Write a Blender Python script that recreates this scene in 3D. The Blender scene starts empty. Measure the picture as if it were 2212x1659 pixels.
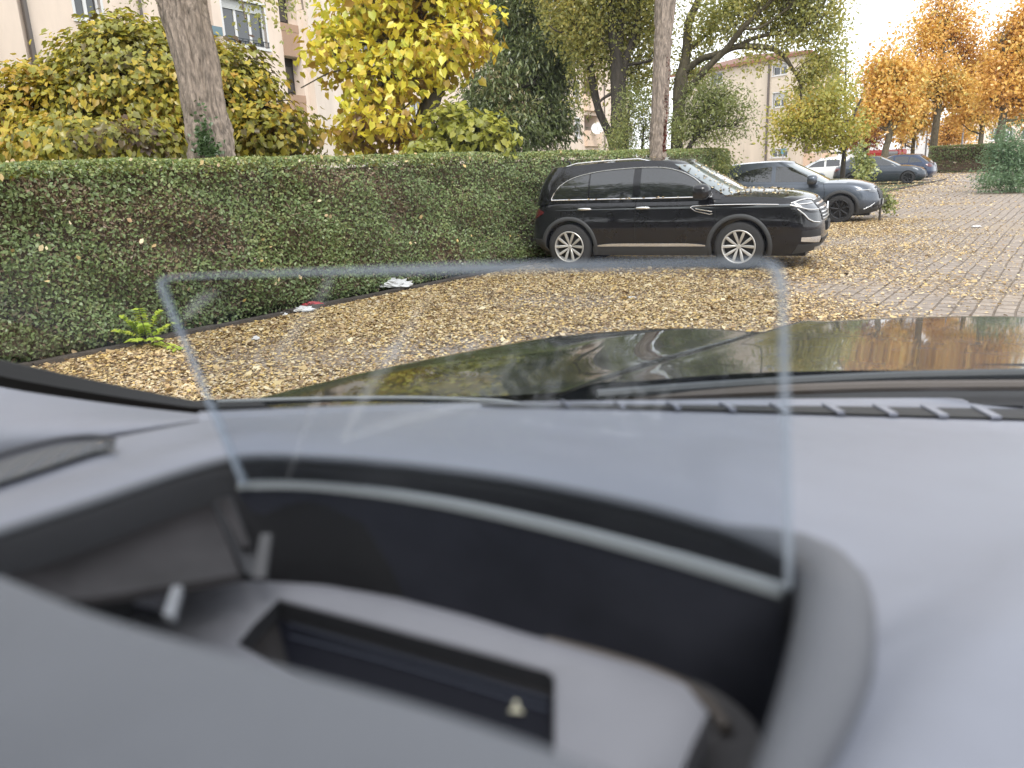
import bpy, bmesh, math, random
import numpy as np
from mathutils import Vector, Matrix, noise as mnoise
random.seed(7); RNG = np.random.default_rng(7)
SC = bpy.context.scene; COL = SC.collection
# ------------------------------------------------------------------ camera
FPX, CX, CY = 1700.0, 1106.0, 829.5          # measured on a 2212 x 1659 view of the photograph
PSI, TH, RHO = (math.radians(a) for a in (38.0, 15.3, 2.6))
EYE = np.array([0, 0, 1.65])
_F = np.array([-math.sin(PSI), math.cos(PSI), 0]); _Z = np.array([0, 0, 1.0]); _R = np.array([math.cos(PSI), math.sin(PSI), 0])
CW = math.cos(TH)*_F - math.sin(TH)*_Z; _U = math.sin(TH)*_F + math.cos(TH)*_Z
CR = math.cos(RHO)*_R - math.sin(RHO)*_U; CU = math.cos(RHO)*_U + math.sin(RHO)*_R
cam = bpy.data.cameras.new('camera'); camo = bpy.data.objects.new('camera', cam); COL.objects.link(camo)
camo.matrix_world = Matrix(((CR[0], CU[0], -CW[0], EYE[0]), (CR[1], CU[1], -CW[1], EYE[1]), (CR[2], CU[2], -CW[2], EYE[2]), (0, 0, 0, 1)))
cam.sensor_width = 36; cam.lens = 36*FPX/2212; cam.clip_start = 0.02; cam.clip_end = 1500
cam.dof.use_dof = True; cam.dof.focus_distance = 11.0; cam.dof.aperture_fstop = 4.6
SC.camera = camo
# ------------------------------------------------------------------ sky and sun (overcast)
SUN_EL, SUN_AZ = math.radians(46), math.radians(135)
w = bpy.data.worlds.new('World'); SC.world = w; w.use_nodes = True
nt = w.node_tree; nt.nodes.clear()
sk = nt.nodes.new('ShaderNodeTexSky'); sk.sky_type = 'NISHITA'; sk.sun_disc = False
sk.sun_elevation = SUN_EL; sk.sun_rotation = SUN_AZ; sk.air_density = 1.0; sk.dust_density = 1.0; sk.ozone_density = 1.0
hs = nt.nodes.new('ShaderNodeHueSaturation'); hs.inputs['Saturation'].default_value = 0.22; hs.inputs['Value'].default_value = 1.0
bgn = nt.nodes.new('ShaderNodeBackground'); bgn.inputs['Strength'].default_value = 0.15
wo = nt.nodes.new('ShaderNodeOutputWorld')
cl = nt.nodes.new('ShaderNodeMix'); cl.data_type = 'RGBA'; cl.inputs[0].default_value = .72; cl.inputs[7].default_value = (6.6, 6.75, 7.0, 1)   # the white cloud cover
nt.links.new(sk.outputs[0], hs.inputs['Color']); nt.links.new(hs.outputs[0], cl.inputs[6]); nt.links.new(cl.outputs[2], bgn.inputs['Color']); nt.links.new(bgn.outputs[0], wo.inputs['Surface'])
sun = bpy.data.lights.new('sun', 'SUN'); sun.energy = 1.1; sun.angle = math.radians(22); sun.color = (1, .96, .9)
suno = bpy.data.objects.new('sun', sun); COL.objects.link(suno)
sd = Vector((math.sin(SUN_AZ)*math.cos(SUN_EL), math.cos(SUN_AZ)*math.cos(SUN_EL), math.sin(SUN_EL)))
suno.rotation_euler = sd.to_track_quat('Z', 'Y').to_euler()
SC.view_settings.view_transform = 'Standard'; SC.view_settings.look = 'None'; SC.view_settings.gamma = 1
SC.view_settings.exposure = 1.05
SC.cycles.max_bounces = 8; SC.cycles.transparent_max_bounces = 16; SC.cycles.diffuse_bounces = 3; SC.cycles.glossy_bounces = 3
SC.cycles.transmission_bounces = 4; SC.cycles.caustics_reflective = False; SC.cycles.caustics_refractive = False
SC.cycles.sample_clamp_indirect = 6.0
# ------------------------------------------------------------------ measuring helpers
def ray(x, y): return CW + CR*((x-CX)/FPX) - CU*((y-CY)/FPX)
def at(x, y, d): return EYE + ray(x, y)*d                 # point at optical depth d
def atz(x, y, z=0.0):
    r = ray(x, y); return EYE + r*((z-EYE[2])/r[2])       # point on the level z
# ------------------------------------------------------------------ object helpers
def tag(o, label=None, cat=None, group=None, kind=None):
    if label: o['label'] = label
    if cat: o['category'] = cat
    if group: o['group'] = group
    if kind: o['kind'] = kind
    return o
def empty(name, loc=(0, 0, 0), rz=0, **k):
    o = bpy.data.objects.new(name, None); COL.objects.link(o); o.location = loc; o.rotation_euler = (0, 0, rz)
    o.empty_display_size = .2
    return tag(o, **k)
def wmat(o):
    m = Matrix.LocRotScale(o.location, o.rotation_euler, None)
    return wmat(o.parent) @ o.matrix_parent_inverse @ m if o.parent else m
def link(name, me, mat=None, parent=None, smooth=False, sharp=None, local=True):
    o = bpy.data.objects.new(name, me); COL.objects.link(o)
    if mat: me.materials.append(mat)
    if parent:
        o.parent = parent
        if not local:
            m = wmat(parent)
            o.matrix_parent_inverse = m.inverted()
    if smooth:
        me.polygons.foreach_set('use_smooth', [True]*len(me.polygons))
        if sharp: me.set_sharp_from_angle(angle=math.radians(sharp))
    return o
class MB:
    """collects faces, builds one mesh"""
    def __init__(s): s.v = []; s.f = []
    def add(s, vs, fs):
        n = len(s.v); s.v += [tuple(map(float, q)) for q in vs]; s.f += [tuple(i+n for i in f) for f in fs]; return s
    def box(s, x0, x1, y0, y1, z0, z1, M=None):
        vs = [(x, y, z) for x in (x0, x1) for y in (y0, y1) for z in (z0, z1)]
        if M is not None: vs = [M @ Vector(q) for q in vs]
        return s.add(vs, [(0, 1, 3, 2), (4, 6, 7, 5), (0, 4, 5, 1), (2, 3, 7, 6), (0, 2, 6, 4), (1, 5, 7, 3)])
    def grid(s, rows, flip=False, closed=False):
        n = len(rows[0]); vs = [q for r in rows for q in r]; fs = []
        for i in range(len(rows)-1):
            for j in range(n if closed else n-1):
                k = (j+1) % n; f = (i*n+j, i*n+k, (i+1)*n+k, (i+1)*n+j); fs.append(f[::-1] if flip else f)
        return s.add(vs, fs)
    def tube(s, pts, rad, seg=8, cap=True, jit=0, lobes=0, ridge=0):
        pts = [Vector(p) for p in pts]; n = len(pts)
        if not hasattr(rad, '__len__'): rad = [rad]*n
        rows = []; up = Vector((0.31, 0.2, 1)).normalized()
        for i, p in enumerate(pts):
            t = (pts[min(i+1, n-1)]-pts[max(i-1, 0)]).normalized()
            a = t.cross(Vector((1, .13, .05)) if abs(t.z) > .8 else Vector((0.05, .07, 1))).normalized(); b = t.cross(a)
            rows.append([tuple(p+(a*math.cos(u)+b*math.sin(u))*rad[i]*(1+jit*random.uniform(-1, 1)+lobes*math.sin(5*u+i*.15))) for u in (2*math.pi*k/seg for k in range(seg))])
            if ridge:
                for k in range(seg):
                    u = 2*math.pi*k/seg; L_ = (pts[0]-p).length; q = Vector((math.cos(u)*3.2, math.sin(u)*3.2, L_*1.1+.5*math.sin(L_*3))); rr = abs(mnoise.noise(q*1.6))*1.3+.5*abs(mnoise.noise(q*3.9)); c = Vector(rows[i][k])-p; rows[i][k] = tuple(p+c*(1+ridge*(rr-.35)))
        s.grid(rows, closed=True)
        if cap: s.add(rows[0], [tuple(range(seg))[::-1]]); s.add(rows[-1], [tuple(range(seg))])
        return s
    def lathe(s, prof, seg=32, M=None, closed=False):      # profile (r, h) about Y axis
        rows = []
        for k in range(seg+1):
            u = 2*math.pi*k/seg; rows.append([(r*math.cos(u), h, r*math.sin(u)) for r, h in prof])
        if M is not None: rows = [[tuple(M @ Vector(q)) for q in r] for r in rows]
        return s.grid(rows, closed=closed)
    def mesh(s, name, merge=0):
        me = bpy.data.meshes.new(name); me.from_pydata(s.v, [], s.f)
        bm = bmesh.new(); bm.from_mesh(me)
        if merge: bmesh.ops.remove_doubles(bm, verts=bm.verts, dist=merge)
        bmesh.ops.recalc_face_normals(bm, faces=bm.faces); bm.to_mesh(me); bm.free(); return me
    def build(s, name, mat, parent=None, smooth=False, sharp=35, merge=0, local=True):
        return link(name, s.mesh(name, merge), mat, parent, smooth, sharp, local)
# ------------------------------------------------------------------ materials
def newmat(name):
    m = bpy.data.materials.new(name); m.use_nodes = True; nt = m.node_tree; nt.nodes.clear()
    out = nt.nodes.new('ShaderNodeOutputMaterial'); return m, nt, out
def N(nt, t, **kw):
    n = nt.nodes.new(t)
    for k, v in kw.items():
        if k in n.inputs: n.inputs[k].default_value = v
        else: setattr(n, k, v)
    return n
def ramp(nt, stops, interp='LINEAR'):
    r = nt.nodes.new('ShaderNodeValToRGB'); e = r.color_ramp.elements; r.color_ramp.interpolation = interp
    while len(e) < len(stops): e.new(.5)
    for k, (p, c) in enumerate(stops): e[k].position = p; e[k].color = (*c[:3], 1)
    return r
def pbr(name, col, rough=.6, metal=0, coat=0, bump=0, bscale=40, var=0, vscale=3, spec=.5, stretch=None, det=4):
    m, nt, out = newmat(name); b = N(nt, 'ShaderNodeBsdfPrincipled', Roughness=rough, Metallic=metal)
    b.inputs['Coat Weight'].default_value = coat; b.inputs['Coat Roughness'].default_value = .03
    b.inputs['Specular IOR Level'].default_value = spec
    nt.links.new(b.outputs[0], out.inputs[0]); tc = N(nt, 'ShaderNodeTexCoord')
    src = tc.outputs['Object']
    if stretch:
        mp = N(nt, 'ShaderNodeMapping'); mp.inputs['Scale'].default_value = stretch; nt.links.new(src, mp.inputs[0]); src = mp.outputs[0]
    if var:
        nz = N(nt, 'ShaderNodeTexNoise', Scale=vscale, Detail=5.0, Roughness=.6); nt.links.new(src, nz.inputs['Vector'])
        r = ramp(nt, [(.3, [c*(1-var) for c in col]), (.7, [min(1, c*(1+var)) for c in col])]); nt.links.new(nz.outputs[0], r.inputs[0]); nt.links.new(r.outputs[0], b.inputs['Base Color'])
    else: b.inputs['Base Color'].default_value = (*col, 1)
    if bump:
        nz = N(nt, 'ShaderNodeTexNoise', Scale=bscale, Detail=float(det)); nt.links.new(src, nz.inputs['Vector'])
        bp = N(nt, 'ShaderNodeBump', Strength=bump, Distance=.02); nt.links.new(nz.outputs[0], bp.inputs['Height']); nt.links.new(bp.outputs[0], b.inputs['Normal'])
    return m
def leafmat(name, cols, trans=.35, nscale=.7, w=.55, gloss=.05):
    m, nt, out = newmat(name)
    g = N(nt, 'ShaderNodeNewGeometry'); tc = N(nt, 'ShaderNodeTexCoord')
    nz = N(nt, 'ShaderNodeTexNoise', Scale=nscale, Detail=3.0); nt.links.new(tc.outputs['Object'], nz.inputs['Vector'])
    st = N(nt, 'ShaderNodeMapRange'); st.inputs[1].default_value = .32; st.inputs[2].default_value = .68; nt.links.new(nz.outputs[0], st.inputs[0])
    mx = N(nt, 'ShaderNodeMix'); mx.inputs[0].default_value = w; nt.links.new(st.outputs[0], mx.inputs[2]); nt.links.new(g.outputs['Random Per Island'], mx.inputs[3])
    r = ramp(nt, [(i/(len(cols)-1)*.8+.1, c) for i, c in enumerate(cols)]); nt.links.new(mx.outputs[0], r.inputs[0])
    d = N(nt, 'ShaderNodeBsdfDiffuse'); t = N(nt, 'ShaderNodeBsdfTranslucent'); gl = N(nt, 'ShaderNodeBsdfGlossy', Roughness=.35)
    nt.links.new(r.outputs[0], d.inputs[0]); nt.links.new(r.outputs[0], t.inputs[0])
    a = N(nt, 'ShaderNodeMixShader'); a.inputs[0].default_value = trans; nt.links.new(d.outputs[0], a.inputs[1]); nt.links.new(t.outputs[0], a.inputs[2])
    b = N(nt, 'ShaderNodeMixShader'); b.inputs[0].default_value = gloss; nt.links.new(a.outputs[0], b.inputs[1]); nt.links.new(gl.outputs[0], b.inputs[2])
    nt.links.new(b.outputs[0], out.inputs[0]); return m
def glassmat(name, tint=(1, 1, 1), ior=1.45, rough=0.0, boost=1.0):
    m, nt, out = newmat(name)
    t = N(nt, 'ShaderNodeBsdfTransparent'); t.inputs[0].default_value = (*tint, 1); g = N(nt, 'ShaderNodeBsdfGlossy', Roughness=rough)
    lw = N(nt, 'ShaderNodeLayerWeight', Blend=.5); pw = N(nt, 'ShaderNodeMath', operation='POWER'); pw.inputs[1].default_value = 5.0; nt.links.new(lw.outputs['Facing'], pw.inputs[0])
    f = N(nt, 'ShaderNodeMath', operation='MULTIPLY_ADD'); f.inputs[1].default_value = .93; f.inputs[2].default_value = .045; nt.links.new(pw.outputs[0], f.inputs[0])
    mu = N(nt, 'ShaderNodeMath', operation='MULTIPLY'); mu.inputs[1].default_value = boost; mu.use_clamp = True
    x = N(nt, 'ShaderNodeMixShader'); nt.links.new(f.outputs[0], mu.inputs[0]); nt.links.new(mu.outputs[0], x.inputs[0])
    nt.links.new(t.outputs[0], x.inputs[1]); nt.links.new(g.outputs[0], x.inputs[2]); nt.links.new(x.outputs[0], out.inputs[0]); return m
# ------------------------------------------------------------------ leaves
SHAPES = {
 'quad': ([(-.5, 0, 0), (0, -.3, .03), (.5, 0, 0), (0, .3, .03)], [(0, 1, 2, 3)]),
 'long': ([(-.5, 0, 0), (0, -.15, .04), (.5, 0, -.06), (0, .15, .04)], [(0, 1, 2, 3)]),
 'twig': ([(-.5, 0, 0), (0, -.02, .03), (.5, 0, .05), (0, .02, .03)], [(0, 1, 2, 3)]),
 'heart': ([(-.38, 0, 0), (-.5, -.3, .1), (0, -.42, .1), (.55, 0, -.1), (0, .42, .1), (-.5, .3, .1)], [(0, 1, 2, 3), (3, 4, 5, 0)]),
 'oak': ([(-.5, 0, .02), (-.1, -.33, .12), (.25, -.2, .02), (.5, 0, .1), (.2, .3, .04), (-.15, .25, -.04)], [(0, 1, 2, 3), (3, 4, 5, 0)]),
}
def leafmesh(name, P, size, shape='quad', nrm=None, spread=.8, tip=None):
    """P (n,3) leaf centres, size (n,), nrm preferred normals, tip preferred tip directions"""
    P = np.asarray(P, float); n = len(P); sv, sf = SHAPES[shape]; sv = np.array(sv); k = len(sv)
    nn = RNG.normal(size=(n, 3)); nn /= np.linalg.norm(nn, axis=1)[:, None]
    base = np.array([0, 0, 1.0])[None, :] if nrm is None else nrm
    nn = base*(1-spread)+nn*spread; nn /= np.linalg.norm(nn, axis=1)[:, None]+1e-9
    a = RNG.normal(size=(n, 3)) if tip is None else np.asarray(tip)+RNG.normal(size=(n, 3))*.45
    a -= nn*(a*nn).sum(1)[:, None]; a /= np.linalg.norm(a, axis=1)[:, None]+1e-9
    b = np.cross(nn, a); sz = np.broadcast_to(size, (n,))[:, None, None]
    V = P[:, None, :]+sz*(sv[None, :, 0, None]*a[:, None, :]+sv[None, :, 1, None]*b[:, None, :]+sv[None, :, 2, None]*nn[:, None, :])
    V = V.reshape(-1, 3); F = (np.array(sf)[None]+(np.arange(n)*k)[:, None, None]).reshape(-1, 4)
    me = bpy.data.meshes.new(name); me.vertices.add(len(V)); me.vertices.foreach_set('co', V.astype(np.float32).ravel())
    me.loops.add(F.size); me.loops.foreach_set('vertex_index', F.ravel().astype(np.int32))
    me.polygons.add(len(F)); me.polygons.foreach_set('loop_start', np.arange(0, F.size, 4, dtype=np.int32))
    me.update(calc_edges=True); return me
def inblob(blobs, ncl, shell=2.4):
    """cluster centres in ellipsoids; blobs = (centre, rx, ry, rz, weight)"""
    vol = np.array([b[4]*(b[1]*b[2]+b[1]*b[3]+b[2]*b[3]) for b in blobs]); idx = RNG.choice(len(blobs), ncl, p=vol/vol.sum())
    d = RNG.normal(size=(ncl, 3)); d /= np.linalg.norm(d, axis=1)[:, None]; r = RNG.random(ncl)**(1/shell)
    C = np.array([blobs[i][0] for i in idx]); Rr = np.array([blobs[i][1:4] for i in idx]); return C+d*r[:, None]*Rr, d
def pxblob(x, y, depth, rx, ry, w=1, dz=.8):
    c = at(x, y, depth); s = depth/FPX; return (c, rx*s, rx*s*dz, ry*s, w)
# ------------------------------------------------------------------ shared materials
M_BARK = pbr('bark_grey', (.24, .195, .16), .9, bump=1.0, bscale=5, var=.6, vscale=5.5, stretch=(5, 5, .6), det=8)
M_BARKD = pbr('bark_dark', (.06, .05, .04), .9, bump=.9, bscale=4, var=.4, vscale=3, stretch=(4, 4, .7), det=6)
M_BARKM = pbr('bark_mossy', (.10, .085, .055), .9, bump=.9, bscale=4, var=.5, vscale=3, stretch=(4, 4, .7), det=6)
# ------------------------------------------------------------------ ground
def ground():
    m, nt, out = newmat('paving_blocks')
    tc = N(nt, 'ShaderNodeTexCoord'); mp = N(nt, 'ShaderNodeMapping'); mp.inputs['Rotation'].default_value = (0, 0, math.radians(88)); nt.links.new(tc.outputs['Object'], mp.inputs[0])
    wz = N(nt, 'ShaderNodeTexNoise', Scale=.6, Detail=2.0); nt.links.new(tc.outputs['Object'], wz.inputs['Vector'])
    va = N(nt, 'ShaderNodeVectorMath', operation='MULTIPLY_ADD'); va.inputs[1].default_value = (.12, .12, 0); nt.links.new(wz.outputs['Color'], va.inputs[0]); nt.links.new(mp.outputs[0], va.inputs[2])
    br = N(nt, 'ShaderNodeTexBrick', Scale=1.0); br.inputs['Brick Width'].default_value = .24; br.inputs['Row Height'].default_value = .19; br.inputs['Mortar Size'].default_value = .014; br.inputs['Mortar Smooth'].default_value = .4
    br.inputs['Color1'].default_value = (.36, .315, .275, 1); br.inputs['Color2'].default_value = (.29, .255, .225, 1); br.inputs['Mortar'].default_value = (.16, .13, .10, 1)
    nt.links.new(va.outputs[0], br.inputs['Vector'])
    nz = N(nt, 'ShaderNodeTexNoise', Scale=9.0, Detail=6.0, Roughness=.7); nt.links.new(tc.outputs['Object'], nz.inputs['Vector'])
    r = ramp(nt, [(.3, (.62, .58, .55)), (.7, (1.25, 1.2, 1.15))]); nt.links.new(nz.outputs[0], r.inputs[0])
    mx = N(nt, 'ShaderNodeMix', data_type='RGBA', blend_type='MULTIPLY'); mx.inputs[0].default_value = 1; nt.links.new(br.outputs[0], mx.inputs[6]); nt.links.new(r.outputs[0], mx.inputs[7])
    # leaf crumbs and dirt trodden into the joints, as patches
    n2 = N(nt, 'ShaderNodeTexNoise', Scale=26.0, Detail=5.0, Roughness=.8); nt.links.new(tc.outputs['Object'], n2.inputs['Vector'])
    n3 = N(nt, 'ShaderNodeTexNoise', Scale=.35, Detail=3.0); nt.links.new(tc.outputs['Object'], n3.inputs['Vector'])
    ad = N(nt, 'ShaderNodeMath', operation='MULTIPLY_ADD'); ad.inputs[1].default_value = .5; nt.links.new(n3.outputs[0], ad.inputs[0]); nt.links.new(n2.outputs[0], ad.inputs[2])
    r2 = ramp(nt, [(.80, (0, 0, 0)), (.90, (1, 1, 1))]); nt.links.new(ad.outputs[0], r2.inputs[0])
    m2 = N(nt, 'ShaderNodeMix', data_type='RGBA'); m2.inputs[7].default_value = (.36, .27, .17, 1); nt.links.new(r2.outputs[0], m2.inputs[0]); nt.links.new(mx.outputs[2], m2.inputs[6])
    b = N(nt, 'ShaderNodeBsdfPrincipled', Roughness=.85); nt.links.new(m2.outputs[2], b.inputs['Base Color'])
    bp = N(nt, 'ShaderNodeBump', Strength=.7, Distance=.02); nt.links.new(br.outputs['Fac'], bp.inputs['Height']); bp.invert = True; nt.links.new(bp.outputs[0], b.inputs['Normal'])
    nt.links.new(b.outputs[0], out.inputs[0])
    g = MB().add([(-400, -30, 0), (400, -30, 0), (400, 900, 0), (-400, 900, 0)], [(0, 1, 2, 3)]).build('ground', m); tag(g, kind='structure')
    # planted strip behind the hedge
    ml = pbr('lawn_soil', (.07, .085, .035), .95, bump=.6, bscale=12, var=.5, vscale=4)
    s = MB().add([(-60, -10, .004), (-8.27, -10, .004), (-8.27, 48, .004), (-60, 90, .004)], [(0, 1, 2, 3)]).build('lawn', ml); tag(s, kind='structure')
    # low kerb along the hedge foot, concrete darkened to stand for shadow
    k = MB(); y = -2.0
    while y < 50:
        k.box(-8.25, -8.12+random.uniform(-.01, .01), y, y+.985, 0, .06+random.uniform(-.008, .008)); y += 1.0
    tag(k.build('kerb', pbr('kerb_concrete_shaded', (.075, .062, .052), .9, bump=.4, var=.3, vscale=6)), kind='structure')
    # smooth concrete lane crossing in front of the parked row
    mc = pbr('lane_asphalt', (.30, .26, .235), .9, bump=.3, bscale=60, var=.14, vscale=1.2)
    c = MB().add([(-13.5, 52, .006), (6.5, 35, .006), (60, 66, .006), (-9, 400, .006)], [(0, 1, 2, 3)]).build('lane', mc); tag(c, kind='structure')
ground()
# ------------------------------------------------------------------ fallen leaves
M_LITTER = leafmat('fallen_leaf', [(.20, .14, .09), (.36, .24, .14), (.52, .37, .19), (.70, .54, .27), (.80, .69, .46), (.48, .32, .18), (.74, .52, .18), (.62, .52, .38)], trans=.1, nscale=.5, w=.82)
def litter():
    P = []; S = []
    def fill(n, x0, x1, y0, y1, size, thr=0.0, dens=None):
        x = RNG.uniform(x0, x1, n*2); y = RNG.uniform(y0, y1, n*2)
        patch = .5+.25*np.sin(x*1.3+1.7*np.sin(y*.7))+.25*np.sin(y*1.9+2.3*np.sin(x*.9+1))
        p = patch if dens is None else dens(x, y)*(.22+.78*patch)
        keep = RNG.random(n*2) < p**1.25*1.25; x, y = x[keep], y[keep]
        P.append(np.c_[x, y, RNG.uniform(.004, .03, len(x))]); S.append(size*RNG.uniform(.45, 1.6, len(x)))
    def dn(x, y):
        x = x/1.1; y = y/1.1
        edge = np.interp(y, [0, 7, 12, 20, 30, 45], [-1.3, -2.7, -3.7, -5.2, -6.4, -7.2])+.35*np.sin(y*.8)
        a = .92/(1+np.exp((x-edge)/.75))+.20/(1+np.exp((x-edge-2.2)/.8)); track = np.exp(-((y-8.6+.25*x)/.5)**2)*.6*(x > -6.9)
        return np.clip(a*(1-track)+.05, 0, 1)
    fill(125000, -8.1, -1.0, 1.5, 10.5, .033, dens=dn)
    fill(15000, -8.25, -7.5, 1.0, 21, .05)
    fill(100000, -8.1, 1.0, 10.5, 22, .036, dens=dn)
    fill(9000, -1.0, 6.6, 4.4, 22, .055, dens=dn)
    fill(28000, -8.1, 8.8, 22, 40, .06, dens=dn)
    fill(20000, -15, 4, 40, 82, .09, dens=lambda x, y: np.clip(1/(1+np.exp((x+7.1+.05*(y-40))/1.7))+.04, 0, 1))
    fill(2600, -8.1, 1.5, 2.0, 16, .085, dens=dn)
    fill(60000, -8.1, 3.0, 2.0, 16, .018, dens=lambda x, y: dn(x-.6, y))
    P = np.concatenate(P); S = np.concatenate(S)
    o = link('fallen_leaves', leafmesh('fallen_leaves', P, S, 'oak', spread=.30), M_LITTER)
    tag(o, 'carpet of fallen yellow and brown autumn leaves on the paving', 'fallen leaves', kind='stuff')
litter()
# ------------------------------------------------------------------ clipped hedges
M_HEDGE = leafmat('hedge_leaf', [(.16, .15, .08), (.19, .25, .115), (.25, .34, .145), (.30, .37, .16), (.36, .40, .18)], trans=.3, nscale=1.6, w=.6, gloss=.035)
M_HEDGED = leafmat('hedge_brown_leaf', [(.26, .19, .13), (.36, .26, .18), (.27, .26, .14)], trans=.2, nscale=1.2, w=.7)
M_HEDGEY = leafmat('hedge_young_leaf', [(.16, .22, .07), (.26, .34, .10), (.38, .42, .13), (.44, .40, .16)], trans=.3, nscale=1.2, w=.7, gloss=.08)
M_TWIG = pbr('hedge_core', (.13, .095, .065), .95, bump=1, bscale=14, var=.5, vscale=9)
def hedge(name, x0, x1, y0, y1, h, n, size, label, near=None, cat='hedge', brown=.2):
    root = empty(name, (x0, (y0+y1)/2, 0), label=label, cat=cat)
    core = MB().box(x0+.16, x1-.16, y0+.12, y1-.12, .12, h-.16); core.build('branches', M_TWIG, root, local=False)
    L = y1-y0; D = x1-x0; per = np.array([h*L, D*L, h*D, h*D]); per = per/per.sum()
    k = RNG.choice(4, n, p=per); u = RNG.random(n); v = RNG.random(n)
    if near is not None: u = u**near
    X = np.empty(n); Y = y0+u*L; Zc = np.empty(n); nr = np.zeros((n, 3))
    f = k == 0; X[f] = x1; Zc[f] = .05+v[f]*(h-.05); nr[f] = (1, 0, .25)
    f = k == 1; X[f] = x0+v[f]*D; Zc[f] = h; nr[f] = (0, 0, 1)
    f = k == 2; X[f] = x0+RNG.random(f.sum())*D; Y[f] = y0; Zc[f] = v[f]*h; nr[f] = (0, -1, 0)
    f = k == 3; X[f] = x0+RNG.random(f.sum())*D; Y[f] = y1; Zc[f] = v[f]*h; nr[f] = (0, 1, 0)
    # rounded upper edge and lumpy clipping
    r = .16; cx = x1-r; cz = h-r; ov = (X > cx) & (Zc > cz); dx = X-cx; dz = Zc-cz; dd = np.maximum(np.hypot(dx, dz), 1e-6)
    X = np.where(ov, cx+dx/dd*r, X); Zc = np.where(ov, cz+dz/dd*r, Zc); nr[ov] = np.c_[dx/dd, 0*dx, dz/dd][ov]
    lump = .045*np.sin(Y*2.1+1.3*np.sin(Zc*3.1))+.035*np.sin(Y*5.3+Zc*4.7)+.03*np.sin(Zc*9+Y*1.7)
    hole = np.clip(np.sin(Y*3.7+2*np.sin(Zc*2.9+.5))*np.sin(Zc*5.1+1.1*np.sin(Y*2.3)), 0, 1)
    dep = RNG.exponential(.032, n)+hole*.07*RNG.random(n)
    lump = np.where(k == 1, lump*.2, lump*np.where(Zc > h-.25, .5, 1)); dep = np.where(Zc > h-.12, dep*.5, dep)
    P = np.c_[X, Y, Zc]+nr*(lump-dep)[:, None]
    P[:, 2] = np.maximum(P[:, 2]+np.where(k == 1, .006*np.sin(Y*3.3), 0), .03)
    foot = (Zc < .14) & (k == 0); P[foot, 0] -= .16*RNG.random(foot.sum())
    br = (RNG.random(n) < brown+.45*(np.sin(Y*1.1+.6*np.sin(Zc*4))*np.sin(Zc*2.2+Y*.5)+.25*np.sin(Y*6+Zc*7) > .5)*(Zc < h-.15))
    S = size*RNG.uniform(.6, 1.35, n)
    yg = (~br) & (RNG.random(n) < np.clip((Zc-(h-.20))/.16, 0, .8)); gr = (~br) & (~yg)
    link('foliage', leafmesh('foliage', P[gr], S[gr], 'quad', nr[gr]*.9+np.array([0, 0, .35]), .62), M_HEDGE, root, local=False)
    link('young_leaves', leafmesh('young_leaves', P[yg], S[yg]*.9, 'quad', nr[yg]*.9+np.array([0, 0, .35]), .62), M_HEDGEY, root, local=False)
    link('dry_leaves', leafmesh('dry_leaves', P[br]-nr[br]*.03, S[br]*.9, 'quad', nr[br], .75), M_HEDGED, root, local=False)
    nt_ = n//110; k = RNG.choice(np.where(k == 0)[0], nt_); tw = P[k]+np.c_[RNG.uniform(-.01, .03, nt_), RNG.normal(0, .02, nt_), RNG.normal(0, .03, nt_)]
    if n > 50000: link('bare_twigs', leafmesh('bare_twigs', tw, size*RNG.uniform(1.2, 4.0, nt_), 'twig', nr[k], .5), M_TWIGS, root, local=False)
    k = RNG.choice(n, n//700); link('caught_leaves', leafmesh('caught_leaves', P[k]+nr[k]*.03, size*1.3*RNG.uniform(.7, 1.3, len(k)), 'oak', nr[k], .5), M_LITTER, root, local=False)
    return root
M_TWIGS = pbr('dry_twig', (.30, .22, .16), .9)
hedge('clipped_hedge', -9.6, -8.3, 1.3, 20.2, 1.92, 210000, .046, 'long dark green clipped hedge running beside the parking bays', near=1.3)
hedge('clipped_hedge', -11.8, -7.5, 64.5, 67, 1.85, 9000, .14, 'low hedge behind the row of distant parked cars')
# ------------------------------------------------------------------ apartment blocks
def wallmat(name, c):
    m, nt, out = newmat(name); b = N(nt, 'ShaderNodeBsdfPrincipled', Roughness=.9); tc = N(nt, 'ShaderNodeTexCoord')
    mp = N(nt, 'ShaderNodeMapping'); mp.inputs['Scale'].default_value = (1, 1, .25); nt.links.new(tc.outputs['Object'], mp.inputs[0])
    nz = N(nt, 'ShaderNodeTexNoise', Scale=1.1, Detail=7.0, Roughness=.6); nt.links.new(mp.outputs[0], nz.inputs['Vector'])
    r = ramp(nt, [(.3, [k*.84 for k in c]), (.62, c)]); nt.links.new(nz.outputs[0], r.inputs[0]); nt.links.new(r.outputs[0], b.inputs['Base Color'])
    n2 = N(nt, 'ShaderNodeTexNoise', Scale=90.0); nt.links.new(tc.outputs['Object'], n2.inputs['Vector']); bp = N(nt, 'ShaderNodeBump', Strength=.35, Distance=.01)
    nt.links.new(n2.outputs[0], bp.inputs['Height']); nt.links.new(bp.outputs[0], b.inputs['Normal']); nt.links.new(b.outputs[0], out.inputs[0]); return m
M_WALL = wallmat('cream_render', (.84, .70, .59)); M_WALL2 = wallmat('peach_render', (.78, .60, .47)); M_TAN = wallmat('tan_render', (.46, .30, .21))
M_WALLG = wallmat('pale_render', (.80, .69, .60))
M_WHITE = pbr('white_frame', (.72, .72, .72), .4); M_SHUT = pbr('roller_shutter', (.60, .61, .60), .6)
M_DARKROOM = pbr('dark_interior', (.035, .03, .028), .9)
M_PANE = pbr('window_pane', (.03, .035, .04), .05, spec=.8, coat=.6)
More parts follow.
